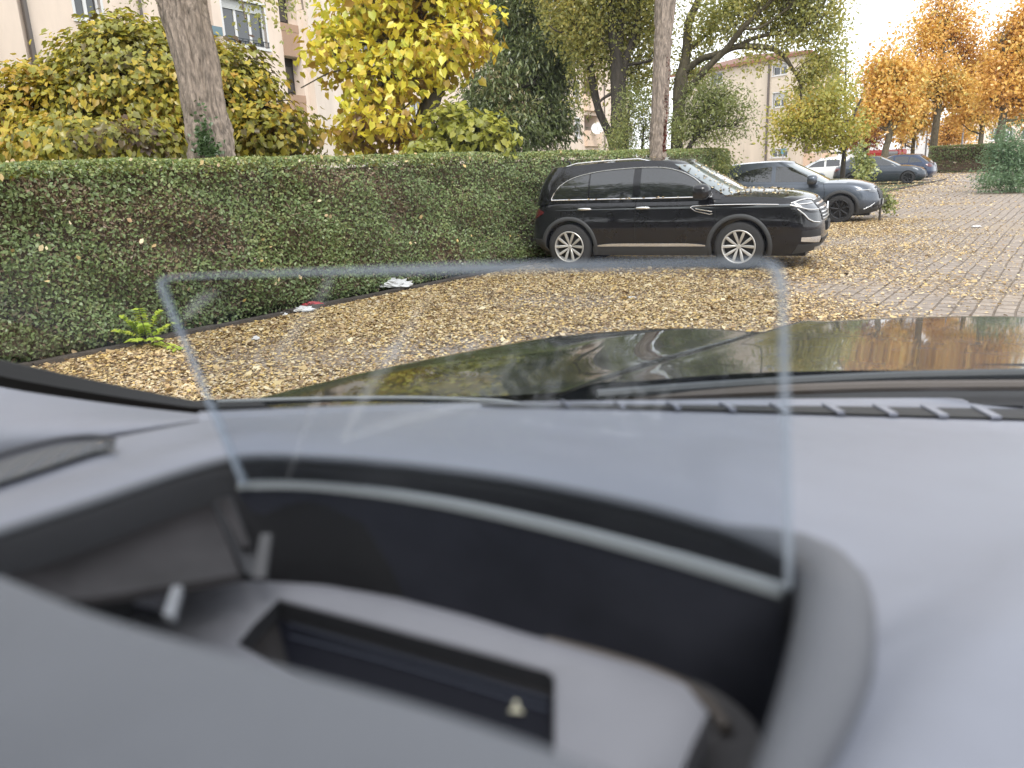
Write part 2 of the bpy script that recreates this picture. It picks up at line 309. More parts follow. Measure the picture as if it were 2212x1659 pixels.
M_ROOF = pbr('roof_tile', (.22, .12, .09), .85, bump=.8, bscale=6, var=.3, vscale=5, stretch=(1, 1, 1)); M_PIPE = pbr('drain_pipe', (.13, .11, .10), .5)
M_RAIL = pbr('dark_rail', (.05, .06, .07), .5)
def facade_frame(P0, P1):
    """local frame: s along wall, outwards normal toward the viewer, z up"""
    P0 = Vector((P0[0], P0[1], 0)); d = Vector((P1[0]-P0.x, P1[1]-P0.y, 0)); L = d.length; d.normalize(); n = Vector((d.y, -d.x, 0))
    if n.dot(-P0) < 0: n = -n
    return Matrix(((d.x, n.x, 0, P0.x), (d.y, n.y, 0, P0.y), (0, 0, 1, 0), (0, 0, 0, 1))), L
def hit(M, x, y):
    """pixel -> (s, z) on the facade plane"""
    Mi = np.array(M.inverted()); o = Mi[:3, :3] @ EYE+Mi[:3, 3]; r = Mi[:3, :3] @ ray(x, y); t = -o[1]/r[1]; q = o+r*t; return q[0], q[2]
def wall(M, L, H, holes, mat, parent, thick=.3, z0=0, name='wall', s0=0):
    ss = sorted({s0, L, *[h[0] for h in holes], *[h[1] for h in holes]}); zs = sorted({z0, H, *[h[2] for h in holes], *[h[3] for h in holes]})
    ss = [s for s in ss if s0 <= s <= L]; zs = [z for z in zs if z0 <= z <= H]
    b = MB()
    for i in range(len(ss)-1):
        for j in range(len(zs)-1):
            cs, cz = (ss[i]+ss[i+1])/2, (zs[j]+zs[j+1])/2
            if any(h[0] < cs < h[1] and h[2] < cz < h[3] for h in holes): continue
            b.add([M @ Vector(q) for q in ((ss[i], 0, zs[j]), (ss[i+1], 0, zs[j]), (ss[i+1], 0, zs[j+1]), (ss[i], 0, zs[j+1]))], [(0, 1, 2, 3)])
    for h in holes:
        a, c, z, t = h[:4]; dp = -(h[4] if len(h) > 4 else thick)
        q = [(a, z), (c, z), (c, t), (a, t)]
        for k in range(4):
            (p1, p2), (r1, r2) = q[k], q[(k+1) % 4]
            b.add([M @ Vector(v) for v in ((p1, 0, p2), (r1, 0, r2), (r1, dp, r2), (p1, dp, p2))], [(0, 1, 2, 3)])
    return b.build(name, mat, parent, local=False, merge=.001)
def window(M, parent, s0, s1, z0, z1, lights=2, shut=.0, box=True, deep=.14, rail=False):
    f = MB(); t = .07; y0, y1 = -deep-.05, -deep
    f.box(s0, s1, y0, y1, z0, z0+t, M); f.box(s0, s1, y0, y1, z1-t, z1, M); f.box(s0, s0+t, y0, y1, z0+t, z1-t, M); f.box(s1-t, s1, y0, y1, z0+t, z1-t, M)
    for k in range(1, lights):
        x = s0+(s1-s0)*k/lights; f.box(x-.06, x+.06, y0, y1+.003, z0+t, z1-t, M)
    fr = f.build('window', M_WHITE, parent, local=False)
    MB().box(s0+t, s1-t, y0+.01, y0+.02, z0+t, z1-t, M).build('pane', M_PANE, fr, local=False)
    MB().box(s0-.12, s1+.12, -deep, .07, z0-.09, z0-.002, M).build('sill', M_WHITE, fr, local=False)
    e = MB(); e.box(s0-.09, s0, -deep, .012, z0, z1, M); e.box(s1, s1+.09, -deep, .012, z0, z1, M); e.box(s0-.09, s1+.09, -deep, .012, z1, z1+.09, M); e.build('surround', M_WHITE, fr, local=False)
    if shut > 0:
        g = MB(); zt = z1; zb = z1-(z1-z0)*shut; n = max(3, int((zt-zb)/.05))
        for k in range(n):
            a = zb+(zt-zb)*k/n; g.box(s0+.02, s1-.02, y1+.004, y1+.03, a+.006, a+(zt-zb)/n, M)
        g.build('roller_shutter', M_SHUT, fr, local=False)
    if rail:
        r = MB(); r.box(s0-.05, s1+.05, .02, .05, z0+.22, z0+.25, M); r.box(s0-.05, s1+.05, .02, .05, z0+.05, z0+.07, M)
        for k in range(9): x = s0+(s1-s0)*k/8; r.box(x, x+.02, .02, .05, z0+.05, z0+.24, M)
        r.build('flower_rail', M_RAIL, fr, local=False)
def loggia(M, parent, s0, s1, z0, z1, par=1.0, deep=1.3, wallc=None, proud=0.0):
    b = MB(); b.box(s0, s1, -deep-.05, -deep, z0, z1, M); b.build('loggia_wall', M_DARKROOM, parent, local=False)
    d = MB(); d.box(s0+.15, s1-.15, -deep+.001, -deep+.03, z0+.2, z1-.35, M); d.build('balcony_door', M_PANE, parent, local=False)
    p = MB(); p.box(s0+.002, s1-.002, -.12, .03+proud, z0-.28, z0+par, M); p.build('parapet', wallc or M_TAN, parent, local=False)
# --- long stepped block on the left
def left_block():
    A = at(535, 150, 31.0); ang = PSI-math.radians(26.0); d = np.array([-math.sin(ang), math.cos(ang), 0])
    M, L = facade_frame(A-d*14, A+d*50); S0 = 14.0; H = 12.3
    root = empty('apartment_building', (A[0], A[1], 0), label='long cream rendered apartment block with white windows and tan loggias behind the left hedge', cat='building')
    st = 2.8
    hs = []; wins = []
    def add(s0, s1, zc0, zc1, **k): wins.append((s0, s1, zc0, zc1, k)); hs.append((s0, s1, zc0, zc1, .2))
    s_w2, z_w2 = hit(M, 489, 92); e_w2, _ = hit(M, 580, 108); _, t_w2 = hit(M, 484, 14)
    for k in range(-2, 2):
        add(s_w2, e_w2, z_w2+st*k, z_w2+st*k+1.62, lights=3, shut=.22, rail=(k == 0))
    a, _ = hit(M, 166, 40); b, _ = hit(M, 222, 40)
    for k in range(-2, 2): add(a, b, z_w2+st*k, z_w2+st*k+1.5, lights=2, shut=.25 if k else .15)
    # dark loggia beside the trunk, upper left of the three-light window
    la, _ = hit(M, 425, 60); lb, _ = hit(M, 462, 60); logs = []
    for k in range(-2, 2): logs.append((la, lb, z_w2+st*k-.55, z_w2+st*k+1.75))
    # stair loggias
    lc, _ = hit(M, 611, 100); ld, _ = hit(M, 648, 100)
    for k in range(-2, 2):
        _, zt = hit(M, 625, 53); logs.append((lc, ld, zt+st*k, zt+st*k+1.55, 'stair'))
    def col(x, half, zt, k0=-2, k1=2, **kw):
        s, _ = hit(M, x, 250)
        for k in range(k0, k1): add(s-half, s+half, zt+st*k, zt+st*k+1.45, **kw)
    _, zb = hit(M, 1247, 297)
    col(800, .8, z_w2, lights=2, shut=.3); col(905, .7, z_w2, lights=2); col(1148, .9, zb+st, k0=-1, k1=3, lights=2, shut=.2); col(1247, .55, zb+st, k0=-1, k1=3, lights=2)
    col(1362, .6, zb+st, k0=-1, k1=3, lights=2)
    for xa, xb in ((1262, 1293), (1073, 1124)):
        sa, _ = hit(M, xa, 260); sb, _ = hit(M, xb, 260); _, zf = hit(M, xa, 300)
        for k in range(0, 4): logs.append((sa, sb, zf-.3+st*k, zf+st*k+1.9, 'balcony'))
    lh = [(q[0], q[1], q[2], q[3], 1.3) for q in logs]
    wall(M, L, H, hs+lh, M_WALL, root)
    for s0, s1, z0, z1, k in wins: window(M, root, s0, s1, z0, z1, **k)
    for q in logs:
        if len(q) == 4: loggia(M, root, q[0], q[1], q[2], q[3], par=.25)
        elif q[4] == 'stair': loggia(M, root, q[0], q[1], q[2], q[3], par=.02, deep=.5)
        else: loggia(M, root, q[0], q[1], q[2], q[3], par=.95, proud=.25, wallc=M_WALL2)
    # tan spandrels between stair openings
    _, zt = hit(M, 625, 53)
    for k in range(-2, 2): MB().box(lc+.02, ld-.02, -.1, .02, zt+st*k-1.24, zt+st*k-.29, M).build('spandrel', M_TAN, root, local=False)
    # tan balcony flank left of the window
    # body, roof and pipes
    x = MB(); x.box(.0, L, -11, -1.5, 0, H, M); x.build('rear_wall', M_WALL, root, local=False)
    r = MB(); r.box(-.5, L+.5, -11.4, .55, H, H+.22, M); r.build('eave', M_PIPE, root, local=False)
    rr = MB(); rr.add([M @ Vector(v) for v in ((-.5, .6, H+.22), (L+.5, .6, H+.22), (L+.5, -5.4, H+2.6), (-.5, -5.4, H+2.6), (-.5, -11.4, H+.22), (L+.5, -11.4, H+.22))], [(0, 1, 2, 3), (3, 2, 5, 4), (0, 3, 4), (1, 5, 2)]); rr.build('roof', M_ROOF, root, local=False)
    for px in (57, 306, 1302):
        s, _ = hit(M, px, 60); MB().tube([M @ Vector((s, .09, .2)), M @ Vector((s, .09, H))], .085 if px == 57 else .05, 8).build('drainpipe', M_PIPE, root, local=False)
    # projecting wall slice at far left and right of the stair
    s, _ = hit(M, 36, 60); MB().box(0.05, s, .001, .22, 0, H-.01, M).build('wall_projection', M_WALL, root, local=False)
    s1, _ = hit(M, 664, 150); s2, _ = hit(M, 742, 250); MB().box(s1, s2+.8, .001, .30, 0, H-.01, M).build('wall_projection', M_WALLG, root, local=False)
    # satellite dish on the balcony
    sa, zf = hit(M, 1272, 279); c = M @ Vector((sa, .75, zf)); nrm = (Vector(EYE)-c); nrm.z = nrm.length*.35; nrm.normalize()
    q = nrm.to_track_quat('Y', 'Z').to_matrix().to_4x4(); T = Matrix.Translation(c) @ q
    dr = empty('satellite_dish', c, label='round white satellite dish on a ground floor balcony of the cream block', cat='satellite dish')
    prof = [(r*.5, (r*r)*.10) for r in (0, .2, .4, .6, .8, 1.0)]; prof = prof+[(r, h-.02) for r, h in prof[::-1]]
    MB().lathe(prof, 28, T).build('reflector', M_WHITE, dr, True, local=False)
    MB().tube([T @ Vector((0, 0, -.48)), T @ Vector((.02, .3, -.35)), T @ Vector((0, .42, 0))], .015, 6).build('feed_arm', M_RAIL, dr, local=False)
    MB().tube([T @ Vector((0, -.03, 0)), M @ Vector((sa, .2, zf-.25)), M @ Vector((sa, .26, zf-.9))], .03, 8).build('mount', M_RAIL, dr, local=False)
    # planter boxes hanging at the left loggia
    c0 = hit(M, 455, 68)
    pl = empty('window_planter', M @ Vector((c0[0], .3, c0[1])), label='small blue grey planter box hung on the upper left loggia rail beside the trunk', cat='planter')
    MB().box(c0[0]-.25, c0[0]+.3, .05, .3, c0[1]-.15, c0[1]+.15, M).build('trough', pbr('planter_blue', (.16, .24, .28), .6), pl, local=False)
left_block()
# --- far block on the right with hipped red roof
def right_block():
    P1 = at(1733, 250, 74.0); P0 = at(1470, 250, 88.0); M, L = facade_frame(P0, P1)
    # side wall recedes from the right corner
    dd = np.array([-math.sin(PSI-math.radians(29)), math.cos(PSI-math.radians(29)), 0]); P2 = P1+dd*26; M2, L2 = facade_frame(P1, P2)
    _, H = hit(M, 1733, 112)
    root = empty('apartment_building', (P1[0], P1[1], 0), label='distant pale cream three storey house with red tiled hip roof above the parked cars', cat='building')
    hs = []; ws = []
    for (x, y0, y1, hw, l, sh) in ((1547, 181, 158, .85, 2, 0), (1684, 231, 200, .85, 2, .5), (1684, 162, 138, .85, 2, .3), (1548, 262, 240, .85, 2, .2), (1683, 340, 322, 1.0, 3, .3), (1512, 292, 264, .9, 2, .1), (1480, 200, 178, .8, 2, 0)):
        s, z0 = hit(M, x, y0); _, z1 = hit(M, x, y1); hs.append((s-hw, s+hw, z0, z1, .2)); ws.append((s-hw, s+hw, z0, z1, l, sh))
    wall(M, L, H, hs, M_WALLC, root)
    for s0, s1, z0, z1, l, sh in ws: window(M, root, s0, s1, z0, z1, lights=l, shut=sh)
    hs = []
    for k in range(3): hs.append((2.0, 7.0, .9+3.1*k, 3.1+3.1*k, 1.3)); hs.append((10, 12, 1.2+3.1*k, 2.6+3.1*k, .2)); hs.append((14, 19, .9+3.1*k, 3.1+3.1*k, 1.3))
    wall(M2, L2, H, hs, M_WALLC, root, name='side_wall')
    for k in range(3):
        for s in (2.0, 14.0): loggia(M2, root, s, s+5, .9+3.1*k, 3.1+3.1*k, par=.9, proud=1.0, wallc=M_WALL2)
        window(M2, root, 10, 12, 1.2+3.1*k, 2.6+3.1*k)
    n = Vector((M2[0][1], M2[1][1], 0)); a, b = M @ Vector((-.6, .6, H)), Vector((P1[0], P1[1], H)); c = Vector((P2[0], P2[1], H)); d = c+(a-b)
    ce = (b-a).normalized(); fe = (c-b).normalized(); a -= ce*.5; b = b+ce*.8-fe*.3; c = c+ce*.8+fe*.5; d = d-ce*.5+fe*.5; up = Vector((0, 0, 1.5)); t1 = (a+b)/2+fe*7+up; t2 = (c+d)/2-fe*7+up
    MB().add([a, b, c, d, t1, t2], [(0, 1, 4), (1, 2, 5, 4), (2, 3, 5), (3, 0, 4, 5), (0, 3, 2, 1)]).build('roof', M_ROOF, root, local=False)
    dn = Vector((0, 0, -.25)); g = MB()
    for p, q in ((a, b), (b, c)): g.add([p, q, q+dn, p+dn], [(0, 1, 2, 3)])
    g.build('fascia', pbr('red_fascia', (.30, .13, .09), .7), root, local=False)
    s, _ = hit(M, 1661, 200); MB().tube([M @ Vector((s, .1, .1)), M @ Vector((s, .1, H))], .11, 8).build('drainpipe', M_PIPE, root, local=False)
    bk = MB(); bk.add([P0, P1, P2, P2+(P0-P1)], [(0, 1, 2, 3)])
M_WALLC = wallmat('far_cream_render', (.78, .68, .56))
right_block()
# --- low pale buildings in the far distance
def far_building(x0, x1, ytop, depth, label, mat, n):
    P0, P1 = at(x0, 340, depth), at(x1, 340, depth*.97); M, L = facade_frame(P0, P1); _, H = hit(M, (x0+x1)/2, ytop)
    root = empty('far_building', ((P0[0]+P1[0])/2, (P0[1]+P1[1])/2, 0), label=label, cat='building')
    hs = [(L*(k+.3)/n, L*(k+.7)/n, H*.45, H*.72, .2) for k in range(n)]
    wall(M, L, H, hs, mat, root)
    MB().box(0, L, -8, -.35, 0, H, M).build('rear_wall', mat, root, local=False)
    for h in hs: window(M, root, *h[:4], lights=2)
    MB().box(-.3, L+.3, -8.3, .3, H, H+.35, M).build('roof', M_PIPE, root, local=False)
far_building(1938, 2040, 283, 115, 'far white low building between the orange tree trunks', pbr('far_white_wall', (.74, .74, .74), .8), 4)
far_building(2060, 2260, 250, 100, 'far pinkish building behind the orange trees at the right edge', M_WALL, 6)
far_building(1740, 1900, 262, 135, 'far pale building half hidden behind the yellow green tree', pbr('far_grey_wall', (.68, .68, .68), .8), 7)
# ------------------------------------------------------------------ trees
def spl(pts, n=6):
    """Catmull-Rom through (x, y, depth, radius_px) -> world points and radii"""
    W = [np.r_[at(p[0], p[1], p[2]), p[3]*p[2]/FPX] for p in pts]; W = [2*W[0]-W[1]]+W+[2*W[-1]-W[-2]]; out = []
    for i in range(1, len(W)-2):
        for k in range(n):
            t = k/n; a, b, c, d = W[i-1:i+3]; out.append(.5*((2*b)+(c-a)*t+(2*a-5*b+4*c-d)*t*t+(3*b-a-3*c+d)*t**3))
    out.append(W[-2]); return np.array(out)
def tree(name, label, cat, limbs, blobs, ncl, per, sig, lsize, shape, lm, bm, shell=2.4, twig=.012, ntw=160, lobes=.05, group=None, tipdown=.3, up=.35, spread=.75, seg=10, base=None, flat=1.0, ridge=0):
    tr = [spl(l, 26 if ridge and i == 0 else 6) for i, l in enumerate(limbs)]; p0 = tr[0][0]
    root = empty(name, (p0[0], p0[1], 0), label=label, cat=cat, group=group)
    b = MB(); nodes = []
    for i, t in enumerate(tr):
        pts = t[:, :3]; rad = np.maximum(t[:, 3], .012)
        if i == 0 and p0[2] > .05:
            g = np.array([p0[0], p0[1], -.05]); k = max(2, int(p0[2]/.3)); ex = [g+(p0-np.r_[g, p0[3]][:4])[:3]*u for u in np.linspace(0, 1, k, endpoint=False)]
            pts = np.vstack([ex, pts]); rad = np.r_[[rad[0]*(1.25-.25*u) for u in np.linspace(0, 1, k, endpoint=False)], rad]
        b.tube(pts, rad, seg if i == 0 else max(5, min(12, seg)-3), jit=.05 if not ridge else .012, lobes=lobes, ridge=ridge if i == 0 else 0); nodes += [q for q in t]
    nodes = np.array(nodes)
    C, dr = inblob([pxblob(*q) if len(q) > 4 else q for q in blobs], ncl, shell)
    C[:, 2] = np.maximum(C[:, 2], .25)
    for i in RNG.choice(len(C), min(ntw, len(C)), replace=False):
        dd = np.linalg.norm(nodes[:, :3]-C[i], axis=1)+np.maximum(0, nodes[:, 2]-C[i][2])*.8; k = np.argsort(dd)[RNG.integers(0, 4)] if len(dd) > 4 else 0
        a = nodes[k, :3]; c = C[i]; m = (a+c)/2+RNG.normal(size=3)*.12*np.linalg.norm(c-a)+np.array([0, 0, .08*np.linalg.norm(c-a)])
        r = min(nodes[k, 3]*.5, twig*(1+.9*np.linalg.norm(c-a))); m2 = (m+c)/2+RNG.normal(size=3)*.06*np.linalg.norm(c-a); b.tube([a, m, m2, c], [r, r*.7, r*.45, r*.2], 5, cap=False)
    b.build('trunk', bm, root, True, 60, local=False)
    P = (C[:, None, :]+RNG.normal(size=(len(C), per, 3))*np.array([sig, sig, sig*flat])).reshape(-1, 3); P[:, 2] = np.maximum(P[:, 2], .06)
    D = np.repeat(dr, per, 0); nr = D*.7+np.array([0, 0, up]); tip = D*.8+np.array([0, 0, -tipdown])
    link('crown', leafmesh('crown', P, lsize*RNG.uniform(.6, 1.3, len(P)), shape, nr, spread, tip), lm, root, local=False)
    return root
L_OLIVE = leafmat('catalpa_leaf_olive', [(.10, .055, .03), (.17, .13, .03), (.26, .27, .05), (.40, .37, .055), (.58, .44, .05), (.50, .30, .05)], trans=.3, nscale=.45, w=.5)
L_YEL = leafmat('catalpa_leaf_yellow', [(.22, .11, .05), (.52, .33, .05), (.74, .60, .05), (.80, .74, .09), (.60, .64, .10)], trans=.35, nscale=.5, w=.6)
L_YELG = leafmat('young_yellow_green_leaf', [(.20, .21, .04), (.36, .38, .06), (.50, .46, .08)], trans=.35, nscale=1.0, w=.7)
L_DARK = leafmat('dark_green_leaf', [(.11, .12, .055), (.16, .20, .075), (.22, .28, .10), (.34, .28, .13)], trans=.2, nscale=.6, w=.6, gloss=.08)
L_ROB = leafmat('pale_yellow_green_leaflet', [(.24, .27, .10), (.40, .42, .13), (.58, .55, .17), (.72, .60, .18)], trans=.58, nscale=.4, w=.6)
L_GRN = leafmat('fresh_green_leaf', [(.15, .17, .06), (.24, .28, .09), (.34, .39, .13), (.46, .43, .14)], trans=.35, nscale=.6, w=.6)
L_ORG = leafmat('orange_leaf', [(.40, .22, .08), (.64, .36, .10), (.80, .47, .11), (.84, .58, .15), (.48, .42, .14)], trans=.35, nscale=.25, w=.45)
L_ORB = leafmat('rust_leaf', [(.28, .13, .07), (.45, .20, .07), (.58, .28, .07)], trans=.35, nscale=.3, w=.6)
L_YG2 = leafmat('lime_leaf', [(.22, .25, .06), (.38, .38, .08), (.52, .46, .09), (.70, .45, .08)], trans=.4, nscale=.3, w=.5)
L_IVY = leafmat('ivy_red_leaf', [(.10, .03, .025), (.22, .05, .035), (.12, .09, .04)], trans=.2, w=.8)
L_IVG = leafmat('ivy_green_leaf', [(.05, .09, .035), (.10, .16, .06)], trans=.2, w=.8)
# 1 wide domed catalpa left
tree('catalpa_tree', 'wide domed catalpa with olive and yellow leaves behind the hedge at the left', 'tree',
     [[(388, 345, 16.2, 16), (384, 300, 16.2, 14), (392, 240, 16.2, 11), (380, 170, 16.2, 7), (350, 90, 16.2, 3)], [(388, 335, 16.2, 12), (320, 315, 16, 9), (250, 290, 15.8, 7), (170, 260, 15.6, 5), (90, 230, 15.4, 3)],
      [(386, 300, 16.2, 9), (330, 240, 15.8, 6), (260, 170, 15.5, 4), (200, 120, 15.5, 2)], [(384, 300, 16.2, 9), (430, 250, 15.6, 6), (500, 210, 15.2, 4), (580, 230, 15, 2)], [(386, 320, 16.2, 8), (300, 330, 15, 5), (200, 320, 14.6, 3), (60, 300, 14.4, 2)],
      [(384, 290, 16.2, 8), (300, 200, 16.6, 5), (180, 180, 17, 3)], [(386, 300, 16.2, 8), (440, 180, 16.4, 5), (470, 120, 16.4, 2)]],
     [(300, 225, 16.2, 220, 170, 1.0), (105, 265, 15.8, 165, 125, 1.0), (15, 300, 15.6, 130, 110, .8), (480, 235, 15.8, 150, 130, 1.0), (590, 300, 15.2, 95, 72, 1.2), (270, 135, 16.2, 120, 92, 1.0), (200, 320, 14.8, 250, 60, .8), (430, 150, 16, 90, 70, .9)],
     2900, 13, .20, .125, 'heart', L_OLIVE, M_BARKD, shell=6, ntw=420, twig=.013, tipdown=.7, up=.5, spread=.34, flat=.5)
# 2 big leaning trunk in front, its crown above the picture
root = tree('locust_tree', 'thick grey furrowed trunk leaning in front of the domed catalpa', 'tree',
     [[(458, 345, 10.0, 44), (450, 290, 10, 43), (437, 220, 10, 43), (424, 140, 10, 44), (405, 60, 10, 46), (388, -10, 10, 48), (372, -90, 10, 48), (365, -200, 10, 44)], [(372, -120, 10, 30), (450, -230, 9.8, 22), (560, -330, 9.5, 12)], [(370, -140, 10, 30), (300, -260, 10.3, 20), (200, -380, 10.6, 10)],
      [(560, -330, 9.5, 6), (600, -180, 9.4, 3), (640, -60, 9.2, 2), (655, 20, 9.2, 1)], [(450, -230, 9.8, 5), (500, -100, 9.6, 2.5), (520, -10, 9.5, 1.5), (530, 40, 9.5, 1)], [(300, -260, 10.3, 5), (270, -120, 10.2, 2), (262, -20, 10.1, 1)]],
     [(540, -120, 9.6, 120, 70, 1), (560, -2, 9.5, 70, 26, .45), (640, 30, 9.3, 32, 26, .35), (290, -5, 10.2, 62, 13, .35), (400, -240, 10, 300, 110, 1.2), (600, 60, 9.3, 30, 20, .12)],
     560, 22, .14, .06, 'quad', L_ROB, M_BARK, shell=2, ntw=120, twig=.006, seg=90, lobes=.015, ridge=.24)
P = np.array([at(RNG.normal(450+(335-y)*-.18, 13), y, 9.68) for y in 335-RNG.exponential(26, 300)])
link('ivy', leafmesh('ivy', P, .05, 'heart', np.array([.5, -.6, .4]), .5), L_IVG, root, local=False)
# 3 bright yellow catalpa
tree('catalpa_tree', 'bright yellow large leaved catalpa in the middle of the picture behind the hedge', 'tree',
     [[(905, 345, 15.2, 24), (912, 290, 15.2, 23), (925, 235, 15.2, 21), (950, 170, 15.2, 20), (975, 110, 15.4, 14), (1010, 40, 15.6, 12), (1020, -40, 15.8, 9)], [(948, 178, 15.2, 9), (905, 160, 15, 8), (850, 170, 14.7, 6), (800, 195, 14.4, 4), (760, 240, 14.2, 2)],
      [(960, 130, 15.3, 10), (900, 115, 15, 8), (840, 90, 14.8, 6), (760, 100, 14.6, 4), (690, 140, 14.5, 2)], [(955, 165, 15.2, 9), (930, 130, 15, 8), (900, 60, 14.9, 6), (880, -20, 14.8, 4)], [(850, 168, 14.7, 4), (790, 150, 14.5, 3), (720, 155, 14.3, 2), (650, 190, 14.2, 1)],
      [(905, 300, 15.2, 10), (860, 260, 14.6, 6), (820, 280, 14.2, 3)], [(840, 90, 14.8, 4), (800, 30, 14.6, 3), (760, -20, 14.6, 2)]],
     [(850, 20, 15, 190, 75, 1), (730, 120, 14.7, 92, 60, .75), (915, 120, 14.7, 135, 68, 1), (815, 190, 14.5, 110, 55, .6), (780, 280, 14.4, 62, 58, .75), (850, 290, 14.4, 95, 52, .9), (1010, 55, 15, 66, 70, .7), (870, -80, 15.2, 200, 80, 1)],
     720, 14, .20, .15, 'heart', L_YEL, M_BARKM, shell=2.6, ntw=240, twig=.013, tipdown=1.0, up=.5, spread=.45, flat=.6)
tree('young_catalpa', 'low yellow green catalpa sapling just above the hedge under the bright yellow tree', 'tree',
     [[(985, 345, 13.6, 6), (990, 310, 13.6, 5), (1005, 270, 13.6, 3)], [(985, 330, 13.6, 5), (1040, 295, 13.5, 3), (1080, 285, 13.4, 2)], [(985, 330, 13.6, 4), (950, 290, 13.6, 2)]],
     [(1020, 295, 13.5, 82, 42, 1), (965, 265, 13.6, 40, 42, .8), (1060, 315, 13.4, 45, 25, .8), (930, 325, 13.5, 40, 22, .8)], 190, 11, .15, .13, 'heart', L_YELG, M_BARKD, shell=3, ntw=60, tipdown=.5, up=.7, spread=.45, flat=.5)
# 4 dark evergreen
tree('evergreen_tree', 'dark green broadleaf tree between the yellow catalpa and the tall trunks', 'tree',
     [[(1052, 345, 23, 13), (1055, 250, 23, 11), (1075, 170, 23, 9), (1098, 90, 23, 7), (1112, 0, 23, 5), (1118, -80, 23, 3)], [(1060, 235, 23, 7), (1100, 200, 22.5, 5), (1150, 180, 22, 3)], [(1075, 170, 23, 6), (1140, 120, 22.6, 4), (1190, 90, 22.4, 2)], [(1056, 300, 23, 7), (1110, 260, 22.5, 4), (1180, 250, 22, 2)], [(1070, 190, 23, 5), (1020, 160, 22.7, 2)]],
     [(1120, 60, 23, 75, 110, 1), (1165, 150, 22.6, 82, 80, 1), (1070, 200, 22.6, 70, 75, .9), (1195, 260, 22.4, 52, 60, .9), (1115, 290, 22.4, 92, 42, .9), (1205, 130, 22.6, 45, 90, .8), (1040, 260, 22.8, 60, 60, .7), (1110, -60, 23, 90, 80, 1)],
     1250, 32, .23, .17, 'long', L_DARK, M_BARKD, shell=2.2, ntw=240, twig=.012, tipdown=1.2)
# 5 multi stemmed locust
tree('locust_tree', 'dark stemmed locust forking into upright branches behind the black car', 'tree',
     [[(1338, 345, 20, 21), (1337, 290, 20, 19), (1336, 230, 20, 17), (1335, 170, 20, 16), (1332, 120, 20, 13), (1322, 60, 20, 9), (1318, -20, 20, 6)], [(1340, 180, 20, 10), (1350, 130, 20, 10), (1366, 90, 20, 8), (1376, 30, 20, 6), (1380, -40, 20, 4)], [(1334, 130, 20, 8), (1342, 60, 20, 7), (1346, -20, 20, 5)],
      [(1352, 140, 20, 4), (1400, 132, 19.8, 3), (1440, 110, 19.6, 2)], [(1335, 195, 20, 4), (1300, 215, 20, 3), (1285, 240, 20, 2)], [(1330, 110, 20, 4), (1280, 70, 20.2, 3), (1240, 60, 20.4, 2)]],
     [(1290, 40, 20.4, 95, 75, .8), (1385, 60, 20.4, 75, 80, .8), (1300, 130, 20.6, 70, 50, .5), (1380, 170, 20.8, 60, 60, .4), (1340, -60, 20, 170, 70, 1)],
     1150, 26, .24, .10, 'quad', L_ROB, M_BARKD, shell=2, ntw=200, twig=.008)
tree('leaning_tree', 'thin dark curved stem leaning left of the forked locust', 'tree',
     [[(1330, 345, 20.6, 10), (1318, 295, 20.6, 9), (1294, 240, 20.6, 8), (1279, 170, 20.6, 8), (1273, 112, 20.6, 7), (1248, 60, 20.6, 7), (1224, 0, 20.6, 6), (1205, -60, 20.6, 4)], [(1250, 60, 20.6, 4), (1210, 70, 20.4, 2), (1180, 50, 20.4, 1)]],
     [(1225, 30, 20.8, 60, 55, 1), (1250, 110, 20.8, 40, 50, .5), (1200, -60, 20.8, 100, 60, 1), (1262, 210, 20.8, 30, 40, .3)], 330, 24, .22, .10, 'quad', L_ROB, M_BARKD, shell=2, ntw=60, twig=.007)
# 6 single straight trunk with red creeper
root = tree('locust_tree', 'straight grey brown trunk with red creeper just behind the black car roof', 'tree',
     [[(1420, 348, 17, 18), (1422, 290, 17, 17), (1425, 220, 17, 17), (1429, 140, 17, 17.5), (1434, 60, 17, 18.5), (1438, -10, 17, 21), (1441, -120, 17, 18)], [(1440, -60, 17, 8), (1500, -180, 17, 5)], [(1440, -80, 17, 8), (1380, -200, 17, 5)]],
     [(1450, -160, 17, 220, 80, 1), (1380, -20, 17.2, 50, 40, .3), (1490, 0, 17.2, 60, 50, .35)], 220, 24, .18, .07, 'quad', L_ROB, M_BARK, shell=2, ntw=60, seg=60, lobes=.02, ridge=.24)
yy = RNG.uniform(110, 330, 420); P = np.array([at(1432+(330-y)*.035+RNG.normal(0, 3.2), y, 16.86) for y in yy])
link('creeper', leafmesh('creeper', P, .055, 'heart', np.array([.5, -.6, .2]), .5), L_IVY, root, local=False)
